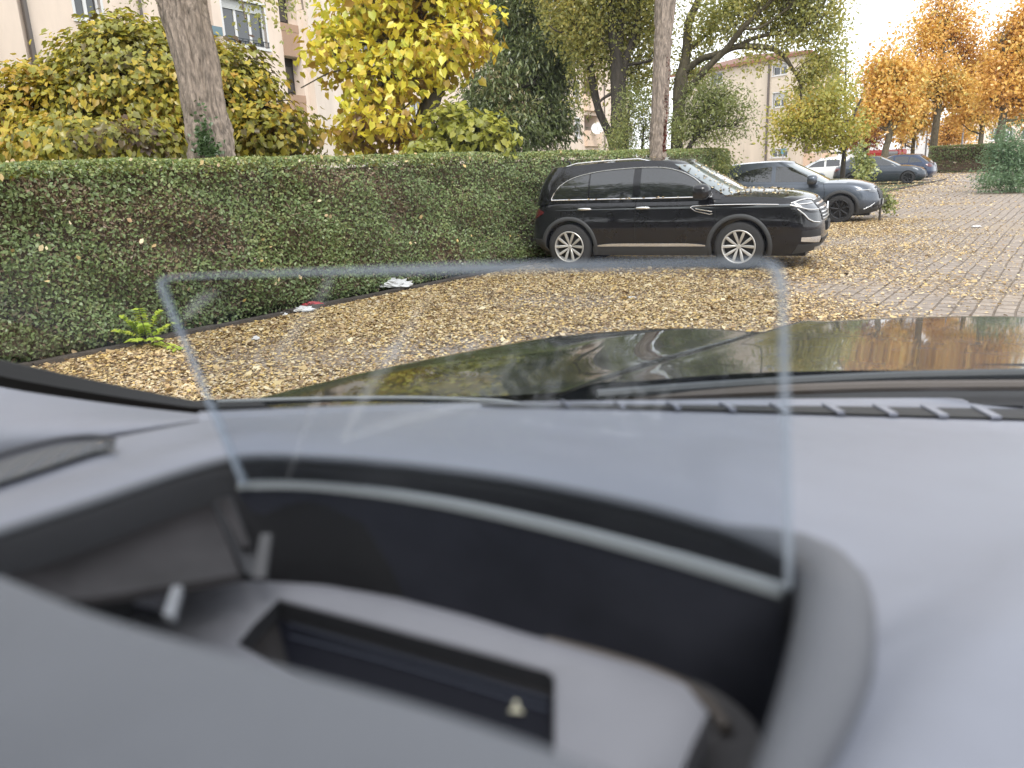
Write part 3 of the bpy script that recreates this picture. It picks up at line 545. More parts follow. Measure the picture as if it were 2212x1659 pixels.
# 7 spreading tree with arching limbs
tree('spreading_tree', 'tree with long arching limbs reaching right over the grey car', 'tree',
     [[(1462, 348, 20, 15), (1462, 300, 20, 13), (1466, 240, 20, 13), (1470, 182, 20, 14), (1482, 120, 20, 10), (1488, 50, 20, 9), (1512, -10, 20, 7), (1530, -80, 20, 5)],
      [(1470, 215, 20, 8), (1500, 180, 19.6, 7.5), (1528, 146, 19.3, 7), (1566, 109, 19, 6.5), (1605, 60, 18.6, 6), (1645, 21, 18.3, 5), (1680, -10, 18, 4)],
      [(1476, 158, 20, 8), (1514, 128, 19.6, 7), (1553, 117, 19.2, 7), (1592, 101, 19, 6.5), (1657, 103, 18.8, 6), (1689, 117, 18.8, 5), (1710, 146, 18.8, 4), (1728, 177, 18.8, 3), (1731, 215, 18.8, 2)],
      [(1592, 101, 19, 5), (1630, 82, 18.8, 4.5), (1680, 72, 18.6, 3.5), (1740, 66, 18.4, 2), (1790, 90, 18.3, 1.2)], [(1484, 110, 20, 5), (1540, 60, 19.8, 4), (1570, 10, 19.6, 3)], [(1466, 300, 20, 5), (1510, 285, 19.6, 3), (1570, 272, 19.4, 2)], [(1605, 60, 18.6, 4), (1640, 60, 18.4, 3), (1700, 20, 18.2, 2)]],
     [(1600, 30, 19.2, 110, 60, .45), (1730, 45, 18.6, 90, 65, .95), (1785, 120, 18.5, 42, 55, .8), (1530, 55, 19.8, 60, 60, .6), (1700, -40, 18.6, 150, 60, 1), (1745, 170, 18.8, 50, 55, .6), (1500, 150, 20.5, 60, 60, .5), (1640, 120, 18.8, 60, 28, .3), (1800, 45, 18.4, 30, 60, .6)],
     900, 24, .18, .09, 'quad', L_ROB, M_BARKM, shell=1.8, ntw=260, twig=.008, seg=12)
tree('green_bush', 'airy dark green leaning foliage hanging low behind the black car windscreen', 'shrub',
     [[(1478, 345, 19.5, 6), (1500, 300, 19.2, 5), (1540, 276, 19, 3), (1590, 270, 18.8, 2)], [(1490, 320, 19.3, 4), (1530, 240, 19, 3), (1560, 215, 19, 2)]],
     [(1555, 232, 19, 72, 45, 1), (1525, 205, 19.2, 50, 40, .7), (1590, 270, 18.8, 42, 30, .9), (1500, 265, 19.2, 45, 55, .8), (1545, 300, 19, 40, 25, .4)], 260, 26, .17, .10, 'long', L_GRN, M_BARKD, shell=1.9, ntw=90)
tree('green_shrub', 'bright green upright shrub around the base of the forked locust', 'shrub',
     [[(1350, 345, 18.6, 4), (1352, 300, 18.6, 3), (1360, 230, 18.6, 2)], [(1385, 345, 18.6, 3), (1390, 280, 18.6, 2)]],
     [(1352, 275, 18.6, 42, 70, 1), (1392, 262, 18.6, 32, 75, .9), (1445, 290, 18.4, 20, 50, .6), (1330, 310, 18.4, 32, 35, .9), (1372, 220, 18.8, 38, 40, .6)], 230, 26, .14, .075, 'long', L_GRN, M_BARKD, shell=2, ntw=50)
# 8 lime coloured tree right
tree('lime_tree', 'small yellow green tree with drooping crown above the white cars', 'tree',
     [[(1822, 350, 34, 5), (1826, 310, 34, 4.5), (1834, 280, 34, 4), (1848, 240, 34, 3), (1860, 215, 34, 2)], [(1834, 285, 34, 4), (1800, 250, 33.5, 3), (1760, 240, 33, 2)], [(1832, 290, 34, 3), (1826, 220, 34, 2.5), (1827, 150, 34, 2), (1828, 90, 34, 1)]],
     [(1765, 230, 33.2, 72, 40, 1), (1720, 272, 33, 62, 32, 1), (1805, 285, 33, 68, 28, .9), (1800, 205, 33.5, 34, 30, .5), (1665, 302, 33, 32, 12, .6), (1780, 312, 33, 50, 10, .4), (1830, 180, 34, 30, 50, .25)],
     420, 24, .30, .15, 'quad', L_YG2, M_BARKD, shell=2.2, ntw=90, twig=.016)
# 9 avenue of orange trees
G = 'orange autumn trees along the far lane'
def otree(label, trunk, limbs, blobs, ncl, lm=None, sz=.30, sig=.62): tree('autumn_tree', label, 'tree', [trunk]+limbs, blobs, int(ncl*1.4), 19, sig*.68, sz*.85, 'quad', lm or L_ORG, M_BARKM, shell=2.0, ntw=70, twig=.03, group=G, seg=8)
otree('tallest orange tree, with a straight thick trunk left of the far low hedge', [(2011, 366, 60, 9), (2018, 300, 60, 7.5), (2027, 225, 60, 7), (2031, 180, 60, 8), (2036, 110, 60, 5), (2040, 40, 60, 3)],
      [[(2031, 190, 60, 4), (2000, 150, 59, 3), (1975, 110, 59, 2)], [(2032, 180, 60, 4), (2075, 130, 61, 3), (2110, 95, 61, 2)], [(2028, 225, 60, 4), (1990, 195, 59, 2)], [(2030, 210, 60, 3), (2060, 185, 60, 2)], [(2034, 140, 60, 3), (2065, 80, 60, 2)]],
      [(2000, 85, 60, 46, 60, .9), (2055, 65, 60.5, 58, 50, .8), (2000, 170, 59.5, 72, 48, 1), (2065, 200, 60, 52, 40, .8), (2090, 110, 61, 52, 38, .55), (2035, 5, 60, 45, 38, .35), (1975, 215, 59, 45, 32, .8)], 520)
otree('orange tree with a forked trunk right of the white cars', [(1909, 350, 52, 7.5), (1914, 320, 52, 7), (1921, 292, 52, 6.5), (1922, 240, 52, 4), (1924, 180, 52, 2.5)], [[(1920, 296, 52, 5), (1945, 250, 52, 4), (1960, 210, 52, 2)], [(1922, 240, 52, 3), (1900, 190, 52, 2)]],
      [(1925, 215, 52, 55, 42, 1), (1895, 165, 52, 40, 48, .55), (1945, 160, 52, 48, 40, .7), (1932, 105, 52, 24, 42, .3), (1880, 250, 52, 40, 32, .9), (1950, 260, 52, 30, 30, .6)], 330)
otree('slender orange tree between the forked tree and the tallest tree', [(1970, 368, 66, 4.5), (1972, 320, 66, 4), (1975, 280, 66, 3), (1978, 240, 66, 2)], [[(1974, 290, 66, 2), (1955, 265, 66, 1)]], [(1975, 255, 66, 42, 34, 1), (1955, 285, 66, 26, 20, .7)], 150)
otree('orange tree with a dark trunk behind the far low hedge', [(2116, 352, 62, 5), (2119, 300, 62, 5), (2127, 240, 62, 4), (2132, 190, 62, 3)], [[(2127, 240, 62, 3), (2155, 205, 62, 2)], [(2126, 245, 62, 3), (2100, 215, 62, 2)]],
      [(2105, 185, 62, 62, 50, 1), (2150, 150, 62, 62, 62, 1), (2095, 245, 62, 48, 32, .9), (2140, 250, 62, 45, 28, .7)], 380)
otree('rusty orange tree nearest the right edge above the green bush', [(2155, 352, 50, 8), (2160, 300, 50, 8), (2168, 240, 50, 7), (2176, 180, 50, 5), (2190, 110, 50, 3)], [[(2168, 250, 50, 4), (2140, 210, 50, 3)], [(2170, 230, 50, 4), (2205, 190, 50, 3), (2230, 150, 50, 2)], [(2185, 140, 50, 3), (2160, 90, 50, 2)]],
      [(2190, 150, 50, 62, 60, 1), (2200, 60, 50, 45, 60, .6), (2150, 200, 50, 52, 40, .8), (2225, 220, 50, 60, 50, 1), (2250, 60, 50, 70, 70, .8), (2215, 110, 50, 50, 50, .9)], 520)
otree('thin rust coloured tree standing behind the yellow green tree', [(1868, 350, 70, 4), (1872, 300, 70, 3), (1885, 200, 70, 2), (1893, 140, 70, 1.5)], [[(1875, 290, 70, 2), (1860, 240, 70, 1)]], [(1885, 260, 70, 42, 48, 1), (1900, 200, 70, 40, 60, .5), (1860, 300, 70, 40, 22, .9)], 210, L_ORB)
otree('small distant orange tree low behind the poles', [(2042, 352, 80, 3.5), (2044, 320, 80, 3), (2046, 290, 80, 2)], [[(2044, 310, 80, 2), (2056, 290, 80, 1)]], [(2052, 280, 80, 36, 26, 1), (2078, 292, 80, 26, 20, .8), (2030, 300, 80, 20, 16, .6)], 140)
# shrubs on the right
tree('green_bush', 'dense blue green bush at the right edge beside the lane', 'shrub', [[(2185, 400, 29, 3), (2180, 360, 29, 2), (2175, 330, 29, 2)], [(2190, 395, 29, 3), (2215, 340, 29, 2)]],
     [(2178, 352, 29, 55, 42, 1), (2225, 340, 29, 50, 50, 1), (2140, 385, 28.5, 30, 18, .9), (2195, 300, 29, 38, 36, .6), (2190, 395, 28.5, 60, 16, .9), (2160, 320, 29, 26, 26, .6)], 330, 28, .2, .13, 'long', leafmat('bluegreen_leaf', [(.09, .16, .08), (.17, .27, .13), (.28, .38, .22)], trans=.3, nscale=.7), M_BARKD, shell=2.5, ntw=60)
tree('green_sapling', 'thin green sapling growing between the white car and the dark cars', 'shrub', [[(1862, 392, 30, 2), (1864, 360, 30, 1.5), (1866, 320, 30, 1)], [(1864, 370, 30, 1), (1885, 345, 30, 1)]],
     [(1866, 352, 30, 22, 24, 1), (1870, 380, 29.5, 20, 12, .9), (1862, 325, 30, 15, 14, .7)], 55, 16, .14, .13, 'quad', L_GRN, M_BARKD, shell=2, ntw=30)
tree('green_bush', 'low green bush growing at the kerb beyond the grey car bumper', 'shrub', [[(1902, 446, 19.5, 2), (1904, 430, 19.5, 1.5), (1906, 420, 19.5, 1)]],
     [(1903, 432, 20.6, 14, 12, 1), (1918, 440, 20.4, 16, 6, .8)], 34, 18, .10, .09, 'quad', L_GRN, M_BARKD, shell=2, ntw=12)
tree('green_bush', 'rounded green bush between the black car windscreen and the grey car', 'shrub', [[(1545, 372, 19.8, 4), (1545, 355, 19.8, 3), (1545, 345, 19.8, 2)]],
     [(1540, 356, 19.8, 50, 20, 1), (1500, 352, 19.8, 40, 16, .8)], 90, 28, .14, .07, 'quad', L_GRN, M_BARKD, shell=2.5, ntw=20)
# bright sapling at the foot of the near hedge
def frond_plant():
    b0 = atz(318, 745); root = empty('tree_of_heaven_seedling', b0, label='lime green seedling with feathery leaves at the foot of the near hedge', cat='seedling')
    P = []; T = []; S = []; st = MB()
    base = Vector(b0)
    for (x, y, dx, dep) in ((250, 715, 0, .35), (262, 683, 0, .2), (300, 668, 0, .25), (345, 672, 0, .1), (310, 702, 0, .3), (340, 735, 0, .45), (282, 738, 0, .4), (372, 700, 0, .2), (385, 755, 0, .5), (285, 695, 0, .28)):
        z = max(.1, base.z+(745-y)/FPX*7.5*.95); tip = Vector(at(x, y, np.dot(b0-EYE, CW)-dep)); mid = (base+tip)/2+Vector((0, 0, .07))
        st.tube([base, mid, tip], [.006, .004, .002], 5)
        for k in range(9):
            u = .35+.65*k/8; q = base*(1-u)**2+mid*2*u*(1-u)+tip*u*u; d = (tip-mid).normalized(); s = d.cross(Vector((0, 0, 1))).normalized()
            for sg in (-1, 1): P.append(q+s*sg*.035); T.append(s*sg+d*.4); S.append(.07)
    st.build('stem', M_BARKM, root, local=False)
    P = np.array(P); link('foliage', leafmesh('foliage', P, np.array(S), 'heart', np.array([0, 0, 1.0]), .25, np.array(T)*4), leafmat('lime_seedling_leaf', [(.35, .5, .06), (.5, .62, .09), (.6, .58, .1)], trans=.35), root, local=False)
frond_plant()
# ------------------------------------------------------------------ cars
def paint(name, c, rough=.35, metal=.0, flake=0):
    m, nt, out = newmat(name); b = N(nt, 'ShaderNodeBsdfPrincipled', Roughness=rough, Metallic=metal); b.inputs['Base Color'].default_value = (*c, 1)
    b.inputs['Coat Weight'].default_value = 1; b.inputs['Coat Roughness'].default_value = .03; b.inputs['Specular IOR Level'].default_value = .12
    tc = N(nt, 'ShaderNodeTexCoord'); nz = N(nt, 'ShaderNodeTexNoise', Scale=3.0, Detail=6.0, Roughness=.7); nt.links.new(tc.outputs['Object'], nz.inputs['Vector'])
    r = N(nt, 'ShaderNodeMapRange'); r.inputs[1].default_value = .35; r.inputs[2].default_value = .75; r.inputs[3].default_value = rough*.8; r.inputs[4].default_value = min(1, rough*1.5); nt.links.new(nz.outputs[0], r.inputs[0]); nt.links.new(r.outputs[0], b.inputs['Roughness'])
    n2 = N(nt, 'ShaderNodeTexNoise', Scale=1.3, Detail=1.0); nt.links.new(tc.outputs['Object'], n2.inputs['Vector']); bp = N(nt, 'ShaderNodeBump', Strength=.04, Distance=.02)
    nt.links.new(b.outputs[0], out.inputs[0]); return m
P_BLACK = paint('black_paint', (.006, .006, .008), .3); P_GREY = paint('grey_metallic_paint', (.085, .10, .125), .35, .6)
P_WHITE = paint('white_paint', (.75, .75, .74), .35); P_DGREY = paint('dark_grey_paint', (.05, .06, .075), .35, .4); P_BLUE = paint('dark_blue_paint', (.03, .045, .085), .35, .3); P_RED = paint('red_paint', (.5, .02, .015), .4)
M_GLASS = pbr('tinted_glass', (.012, .014, .016), .04, coat=1, spec=.8); M_GLASSL = pbr('windscreen_glass', (.17, .20, .21), .04, coat=1, spec=1.0)  # windscreen base colour is paled to stand for sky reflection and light interior
M_CHROME = pbr('chrome', (.78, .78, .79), .24, .8); M_CLAD = pbr('grey_cladding', (.045, .047, .05), .6, bump=.2, bscale=200); M_TYRE = pbr('tyre_rubber', (.03, .03, .031), .85, bump=.4, bscale=60)
M_RIM = pbr('machined_alloy', (.54, .53, .51), .38, .5); M_RIMD = pbr('dark_alloy', (.03, .03, .032), .4, .5); M_BLK = pbr('black_plastic', (.012, .012, .013), .5); M_LAMP = pbr('headlight_glass', (.13, .14, .155), .12, .4, coat=1); M_LAMPD = pbr('headlight_housing', (.05, .055, .06), .12, .5, coat=1)
M_TAIL = pbr('tail_light', (.09, .006, .008), .15, coat=1); M_PLATE = pbr('plate_dark', (.03, .03, .032), .6); M_PLATEW = pbr('plate_white', (.6, .6, .58), .5); M_LED = pbr('light_strip_white', (.75, .76, .78), .2, .2, coat=1); M_SEAM = pbr('seam', (.004, .004, .004), .8)
def lerp(t, pts):
    t = np.clip(t, pts[0][0], pts[-1][0]); return float(np.interp(t, [p[0] for p in pts], [p[1] for p in pts]))
def sm(t, pts):        # smooth interpolation
    xs = [p[0] for p in pts]; ys = [p[1] for p in pts]
    if t <= xs[0]: return ys[0]
    if t >= xs[-1]: return ys[-1]
    i = max(k for k in range(len(xs)-1) if xs[k] <= t); h = xs[i+1]-xs[i]; u = (t-xs[i])/h
    def m(k): return 0 if k == 0 or k == len(xs)-1 else (ys[k+1]-ys[k-1])/(xs[k+1]-xs[k-1])
    m0 = m(i) if i else (ys[1]-ys[0])/(xs[1]-xs[0]); m1 = m(i+1) if i+1 < len(xs)-1 else (ys[-1]-ys[-2])/(xs[-1]-xs[-2])
    return (2*u**3-3*u*u+1)*ys[i]+(u**3-2*u*u+u)*h*m0+(-2*u**3+3*u*u)*ys[i+1]+(u**3-u*u)*h*m1
class Shell:
    """plan(t) -> xr, xf, W, Dr, Df, nr, nf ; zlo(x), zhi(x)"""
    def __init__(s, plan, zlo, zhi): s.plan, s.zlo, s.zhi = plan, zlo, zhi
    def pt(s, u, t, side=1):
        """u: [-90,0) rear corner angle, [0,1] along the straight, (1, 91] front corner angle"""
        xr, xf, W, Dr, Df, nr, nf = s.plan(t); x0, x1 = xr+Dr, xf-Df
        if u < 0: a = math.radians(-u); x = x0-Dr*math.sin(a)**(2/nr); y = W*max(0, math.cos(a))**(2/nr)
        elif u > 1: a = math.radians(u-1); x = x1+Df*math.sin(a)**(2/nf); y = W*max(0, math.cos(a))**(2/nf)
        else: x = x0+(x1-x0)*u; y = W
        return Vector((x, y*side, s.zlo(x)+(s.zhi(x)-s.zlo(x))*t))
    def xz(s, x, z, side=1, off=0):
        t = (z-s.zlo(x))/(s.zhi(x)-s.zlo(x)); t = min(1.0, max(0, t))
        def u_of(x, t):
            xr, xf, W, Dr, Df, nr, nf = s.plan(t); x0, x1 = xr+Dr, xf-Df
            if x < x0: return -math.degrees(math.asin(min(1, (x0-x)/Dr)**(nr/2)))
            if x > x1: return 1+math.degrees(math.asin(min(1, (x-x1)/Df)**(nf/2)))
            return (x-x0)/(x1-x0)
        u = u_of(x, t); p = s.pt(u, t, side); p.z = z if 0 < t < 1 else p.z
        if off: p += s.nrm(u, t, side)*off
        return p
    def nrm(s, u, t, side):
        if -90 <= u < 0 or 1 < u <= 91: d = .5
        else: d = .01
        a = s.pt(min(91, u+d), t, side)-s.pt(max(-90, u-d), t, side); b = s.pt(u, min(1, t+.02), side)-s.pt(u, max(0, t-.02), side)
        n = a.cross(b)*side*-1
        if n.length < 1e-9: return Vector((1 if u > 1 else -1, 0, 0))
        n.normalize(); return n if n.dot(Vector((p_ := s.pt(u, t, side)).to_tuple()) - Vector((0, 0, p_.z)))*1 > 0 else -n
    def yz(s, u, t, side=1, off=0): return s.pt(u, t, side)+s.nrm(u, t, side)*off
def loft(shell, us, ts, lat=8, crown=0.0, crownf=None):
    """closed body: stations along u, right side up, deck across, left side down"""
    rows = []
    for u in us:
        r = [shell.pt(u, t, -1) for t in ts]; top = r[-1]
        for k in range(1, lat):
            q = 1-2*k/lat; c = (crownf(top.x) if crownf else crown)*(1-q*q)*min(1, abs(top.y)/.35); r.append(Vector((top.x, top.y*q, top.z+c)))
        r += [shell.pt(u, t, 1) for t in ts[::-1]]; rows.append(r)
    b = MB(); b.grid(rows, closed=True)
    return b
US = [-90, -84, -78, -70, -60, -48, -35, -22, -10]+[k/44 for k in range(45)]+[1+a for a in (8, 18, 28, 38, 48, 58, 66, 74, 80, 85, 90)]
def patch(f, nu, nv, depth=.012, name='', mat=None, parent=None):
    """f(a, b, off) over the unit square -> proud panel with edges folded back"""
    b = MB(); rows = []
    for i in range(nu+1):
        rows.append([f(i/nu, j/nv) for j in range(nv+1)])
    b.grid(rows)
    return b
def panel(fn, nu, nv, thick=.012):
    """fn(a, b, off) returns a surface point at offset off"""
    a = [0]+[i/nu for i in range(nu+1)]+[1]; v = [0]+[j/nv for j in range(nv+1)]+[1]
    rows = [[fn(a[i], v[j], -thick if (i in (0, nu+2) or j in (0, nv+2)) else 0) for j in range(nv+3)] for i in range(nu+3)]
    return MB().grid(rows)
def wheel(parent, x, y, side, R, rr, wd, style, lug=True):
    M = Matrix.Translation((x, y, R)) @ (Matrix.Identity(4) if side < 0 else Matrix.Rotation(math.pi, 4, 'Z'))    # outer face toward -Y locally
    sg = 1
    h = wd/2
    t = MB(); t.lathe([(rr, -h+.012), (rr+.012, -h), (R-.045, -h), (R-.018, -h+.012), (R, -h+.035), (R, h-.035), (R-.018, h-.01), (R-.05, h), (rr, h)], 48, M)
    w = t.build('wheel', M_TYRE, parent, True, 40)
    e = Matrix.Translation((x, y, R)) @ (Matrix.Identity(4) if side < 0 else Matrix.Rotation(math.pi, 4, 'Z'))
    b = MB(); b.lathe([(rr+.004, -h-.004), (rr-.004, -h-.010), (rr-.018, -h-.004), (rr-.026, -h+.03), (rr-.03, h*.5)], 48, M)
    n = 5 if style == 'pair' else 7
    for k in range(n):
        for s_ in ((-1, 1) if style == 'pair' else (0,)):
            a0 = 2*math.pi*k/n+.3; r0, r1 = .030, rr-.014
            rows = []
            for i in range(7):
                u = i/6; r = r0+(r1-r0)*u; aa = a0+s_*(.20+.12*math.sin(u*math.pi*.5)); wd_ = (.008+.013*math.sin(min(1, u*1.15)*math.pi*.62)) if style == 'pair' else (.014+.010*u)
                y_ = -h-.004+.034*(1-u)**1.5*(1 if style == 'pair' else .6); c, s2 = math.cos(aa), math.sin(aa)
                row = []
                for (lx, ly) in ((-wd_, .03), (-wd_, .004), (-wd_*.55, 0), (wd_*.55, 0), (wd_, .004), (wd_, .03)): row.append(M @ Vector((r*c-lx*s2, y_+ly, r*s2+lx*c)))
                rows.append(row)
            b.grid(rows)
    b.lathe([(0, -h+.020), (.028, -h+.020), (.034, -h+.026), (.036, -h+.06)], 20, M)
    b.build('rim', M_RIM if style == 'pair' else M_RIMD, w, True, 30)
    d = MB(); d.lathe([(0, -h+.075), (rr-.03, -h+.075)], 32, M); d.build('brake_shadow_disc', M_BLK, w)
    g = MB(); g.lathe([(.04, -h+.06), (.15, -h+.06), (.15, -h+.07)], 32, M); g.build('brake_disc', M_RIMD, w)
def car(name, label, loc, rz, p, paintm, detail=2, group=None):
    root = empty(name, loc, rz, label=label, cat='car', group=group)
    L, W, H, wb, R = p['L'], p['W'], p['H'], p['wb'], p['R']; fo = p['fo']; xf = wb/2+fo; xr = xf-L; hw = W/2; fx, rx = wb/2, -wb/2
    gc = p.get('gc', .24); belt = p['belt']
    fw = p.get('fwidth', [(0, .90), (.12, .955), (.35, 1.0), (.62, 1.0), (.8, .975), (.93, .945), (1, .90)])
    nose = p.get('nose', [(0, -.10), (.18, -.015), (.35, 0), (.6, -.01), (.85, -.05), (1, -.16)]); tail = p.get('tail', [(0, .12), (.2, 0), (.5, .01), (.8, .05), (1, .12)])
    def plan(t): return (xr+sm(t, tail), xf+sm(t, nose), hw*sm(t, fw), .50, p.get('Df', .62), 3.2, p.get('nf', 2.7))
    zlo = lambda x: sm(x, [(xr, gc+.10), (xr+.6, gc+.02), (rx+.5, gc-.01), (fx-.5, gc-.01), (xf-.6, gc), (xf, gc+.06)])
    zhi = lambda x: sm(x, p['shoulder'])
    body = Shell(plan, zlo, zhi)
    ts = [0, .05, .12, .2, .3, .4, .5, .6, .7, .78, .85, .9, .94, .97, 1]
    hc = lambda x: sm(x, p['crown'])
    b = loft(body, US, ts, 10, crownf=hc); me = b.mesh('body', .0008)
    o = link('body', me, paintm, root)
    ar = p.get('arch', R+.055)
    cm = MB()
    for cx_ in (fx, rx):
        for s in (-1, 1):
            prof = []; n = 40; lo = [(cx_+ar*math.cos(a), s*(hw-.26), R+ar*math.sin(a)) for a in (2*math.pi*k/n for k in range(n))]; hi = [(q[0], s*(hw+.15), q[2]) for q in lo]
            cm.grid([lo, hi], closed=True); cm.add(lo, [tuple(range(n))]); cm.add(hi, [tuple(range(n))])
    cme = cm.mesh('cut', .0005); co = bpy.data.objects.new('cut', cme); COL.objects.link(co); co.parent = root
    md = o.modifiers.new('b', 'BOOLEAN'); md.object = co; md.solver = 'EXACT'; md.operation = 'DIFFERENCE'
    dg = bpy.context.evaluated_depsgraph_get(); dg.update(); nm = bpy.data.meshes.new_from_object(o.evaluated_get(dg)); o.modifiers.clear(); o.data = nm; bpy.data.objects.remove(co)
    if not nm.materials: nm.materials.append(paintm)
    nm.polygons.foreach_set('use_smooth', [True]*len(nm.polygons)); nm.set_sharp_from_angle(angle=math.radians(38))
    # greenhouse
    g = p['gh']; 
    def gplan(t): return (sm(t, g['xr']), sm(t, g['xf']), hw*sm(t, g['w']), g.get('Dr', .42), g.get('Df', .42), g.get('nr', 2.6), 2.6)
    gl = lambda x: zhi(x)-.03; gh_ = lambda x: max(gl(x)+.02, sm(x, g['roof']))
    G = Shell(gplan, gl, gh_); gts = [0, .15, .3, .45, .6, .75, .86, .93, .97, 1]
    gb = loft(G, US, gts, 10, crown=g.get('crown', .05)); cab = gb.build('cabin', paintm, root, True, 40, merge=.0008)
    # wheels
    for cx_ in (fx, rx):
        for s in (-1, 1): wheel(root, cx_, s*(hw-.125), s, R, p['rim'], .225, p.get('wheel', 'pair'))
    # glass: side windows between curves
    for s in (-1, 1):
        for (xa, xb) in p['win']:
            def f(a, v, off, xa=xa, xb=xb):
                x = xa+(xb-xa)*a; lo, hi = sm(x, p['wlo']), sm(x, p['whi']); hi = max(hi, lo+.004); return G.xz(x, lo+(hi-lo)*v, s, .004+off)
            panel(f, 16, 6).build('side_window', M_GLASS, root, True, 50)
        if detail > 1 and p.get('trim'):
            xa, xb = p['win'][0][0], p['win'][-1][1]; path = []; nn = 60
            for k in range(nn+1): x = xa+(xb-xa)*k/nn; path.append(G.xz(x, sm(x, p['wlo'])-.012, s, .008))
            for k in range(nn, -1, -1): x = xa+(xb-xa)*k/nn; path.append(G.xz(x, max(sm(x, p['whi']), sm(x, p['wlo']))+.012, s, .008))
            MB().tube(path+[path[0]], .009, 5).build('window_trim', M_CHROME, root, True, 60)
    # windscreen and rear window
    def wf(a, v, off, lo=.10, hi=.93, c=66):
        th = -c+2*c*a; sd = 1 if th >= 0 else -1; u = 91-abs(th); t = lo+(hi-lo)*v; return G.yz(u, t, sd, .004+off)
    panel(wf, 24, 8).build('windscreen', M_GLASSL, root, True, 60)
    def rf(a, v, off, c=58):
        th = -c+2*c*a; sd = 1 if th >= 0 else -1; u = -90+abs(th); t = .22+.66*v; return G.yz(u, t, sd, .004+off)
    panel(rf, 20, 6).build('rear_window', M_GLASS, root, True, 60)
    # lamps at nose and tail (a: 0 at corner side, 1 toward centre)
    for s in (-1, 1):
        for key, mat, nm_ in (('head', M_LAMP, 'headlight'), ('head2', M_LAMPD, 'headlight_lens'), ('tail_l', M_TAIL, 'tail_light'), ('fog', M_CHROME, 'bumper_trim'), ('fog2', M_BLK, 'fog_light')):
            if key not in p: continue
            top, bot = p[key]; u0, u1 = top[0][0], top[-1][0]
            def f(a, v, off):
                u = u0+(u1-u0)*a; zt, zb_ = lerp(u, top), lerp(u, bot); z = zb_+(zt-zb_)*v
                q = body.pt(u, .6, s); t = (z-zlo(q.x))/(zhi(q.x)-zlo(q.x)); return body.yz(u, min(1, max(0, t)), s, p.get('lo', .006)+off)
            o_ = panel(f, 14, 6).build(nm_, mat, root, True, 50)
    for s in (-1, 1):
        for pth in p.get('drl', []):
            pp = []
            for u, z in pth: q = body.pt(u, .6, s); pp.append(body.yz(u, min(1, max(0, (z-zlo(q.x))/(zhi(q.x)-zlo(q.x)))), s, .016))
            MB().tube(pp, p.get('drlr', .009), 6).build('light_strip', M_LED, root, True, 60)
    def frontpanel(c, z0, z1, nm_, mat, off0=.006, nu=16, taper=0, n_=4):
        def f(a, v, off):
            th = -c+2*c*a; cc = 1-taper*(1-v); th *= cc; sd = 1 if th >= 0 else -1; u = 91-abs(th); q = body.pt(u, .6, sd); z = z0+(z1-z0)*v; t = (z-zlo(q.x))/(zhi(q.x)-zlo(q.x)); return body.yz(u, min(1, max(0, t)), sd, off0+off)
        return panel(f, nu, n_).build(nm_, mat, root, True, 50)
    gr = p['grille']; frontpanel(gr[0], gr[1], gr[2], 'grille', M_BLK, .006, taper=gr[3])
    if detail > 1:
        n = gr[4]
        for k in range(n):
            z = gr[1]+(gr[2]-gr[1])*(k+.6)/n; cc = gr[0]*(1-gr[3]*(1-(k+.6)/n))*.95; frontpanel(cc, z-.012, z+.004, 'grille_bar', M_CHROME if p.get('chromebars') else M_RIMD, .016, n_=1)
        if 'lowgrille' in p: q = p['lowgrille']; frontpanel(q[0], q[1], q[2], 'lower_grille', M_BLK, .008, taper=.1)
        if 'skid' in p: q = p['skid']; frontpanel(q[0], q[1], q[2], 'skid_plate', M_RIM, .012, taper=.1)
    if p.get('plate'):
        z = p['plate']; x = body.pt(91, (z-zlo(xf))/(zhi(xf)-zlo(xf)), 1).x
        MB().box(x+.012, x+.024, -.26, .26, z-.058, z+.058).build('number_plate', p.get('platem', M_PLATE), root)
        MB().box(x-.02, x+.012, -.275, .275, z-.07, z+.07).build('plate_holder', M_BLK, root)
        if p.get('emblem'):      # diamond outline badge
            ze = p['emblem']; xe = body.pt(91, .8, 1).x+.03; e = MB(); o4 = [(0, .10), (.07, 0), (0, -.10), (-.07, 0)]; i4 = [(0, .055), (.035, 0), (0, -.055), (-.035, 0)]
            for k in range(4):
                a, b2, c, d = o4[k], o4[(k+1) % 4], i4[(k+1) % 4], i4[k]; e.add([(xe, q[0], ze+q[1]) for q in (a, b2, c, d)]+[(xe-.02, q[0], ze+q[1]) for q in (a, b2, c, d)], [(0, 1, 2, 3), (4, 7, 6, 5), (0, 4, 5, 1), (2, 6, 7, 3)])
            e.build('emblem', M_CHROME, root)
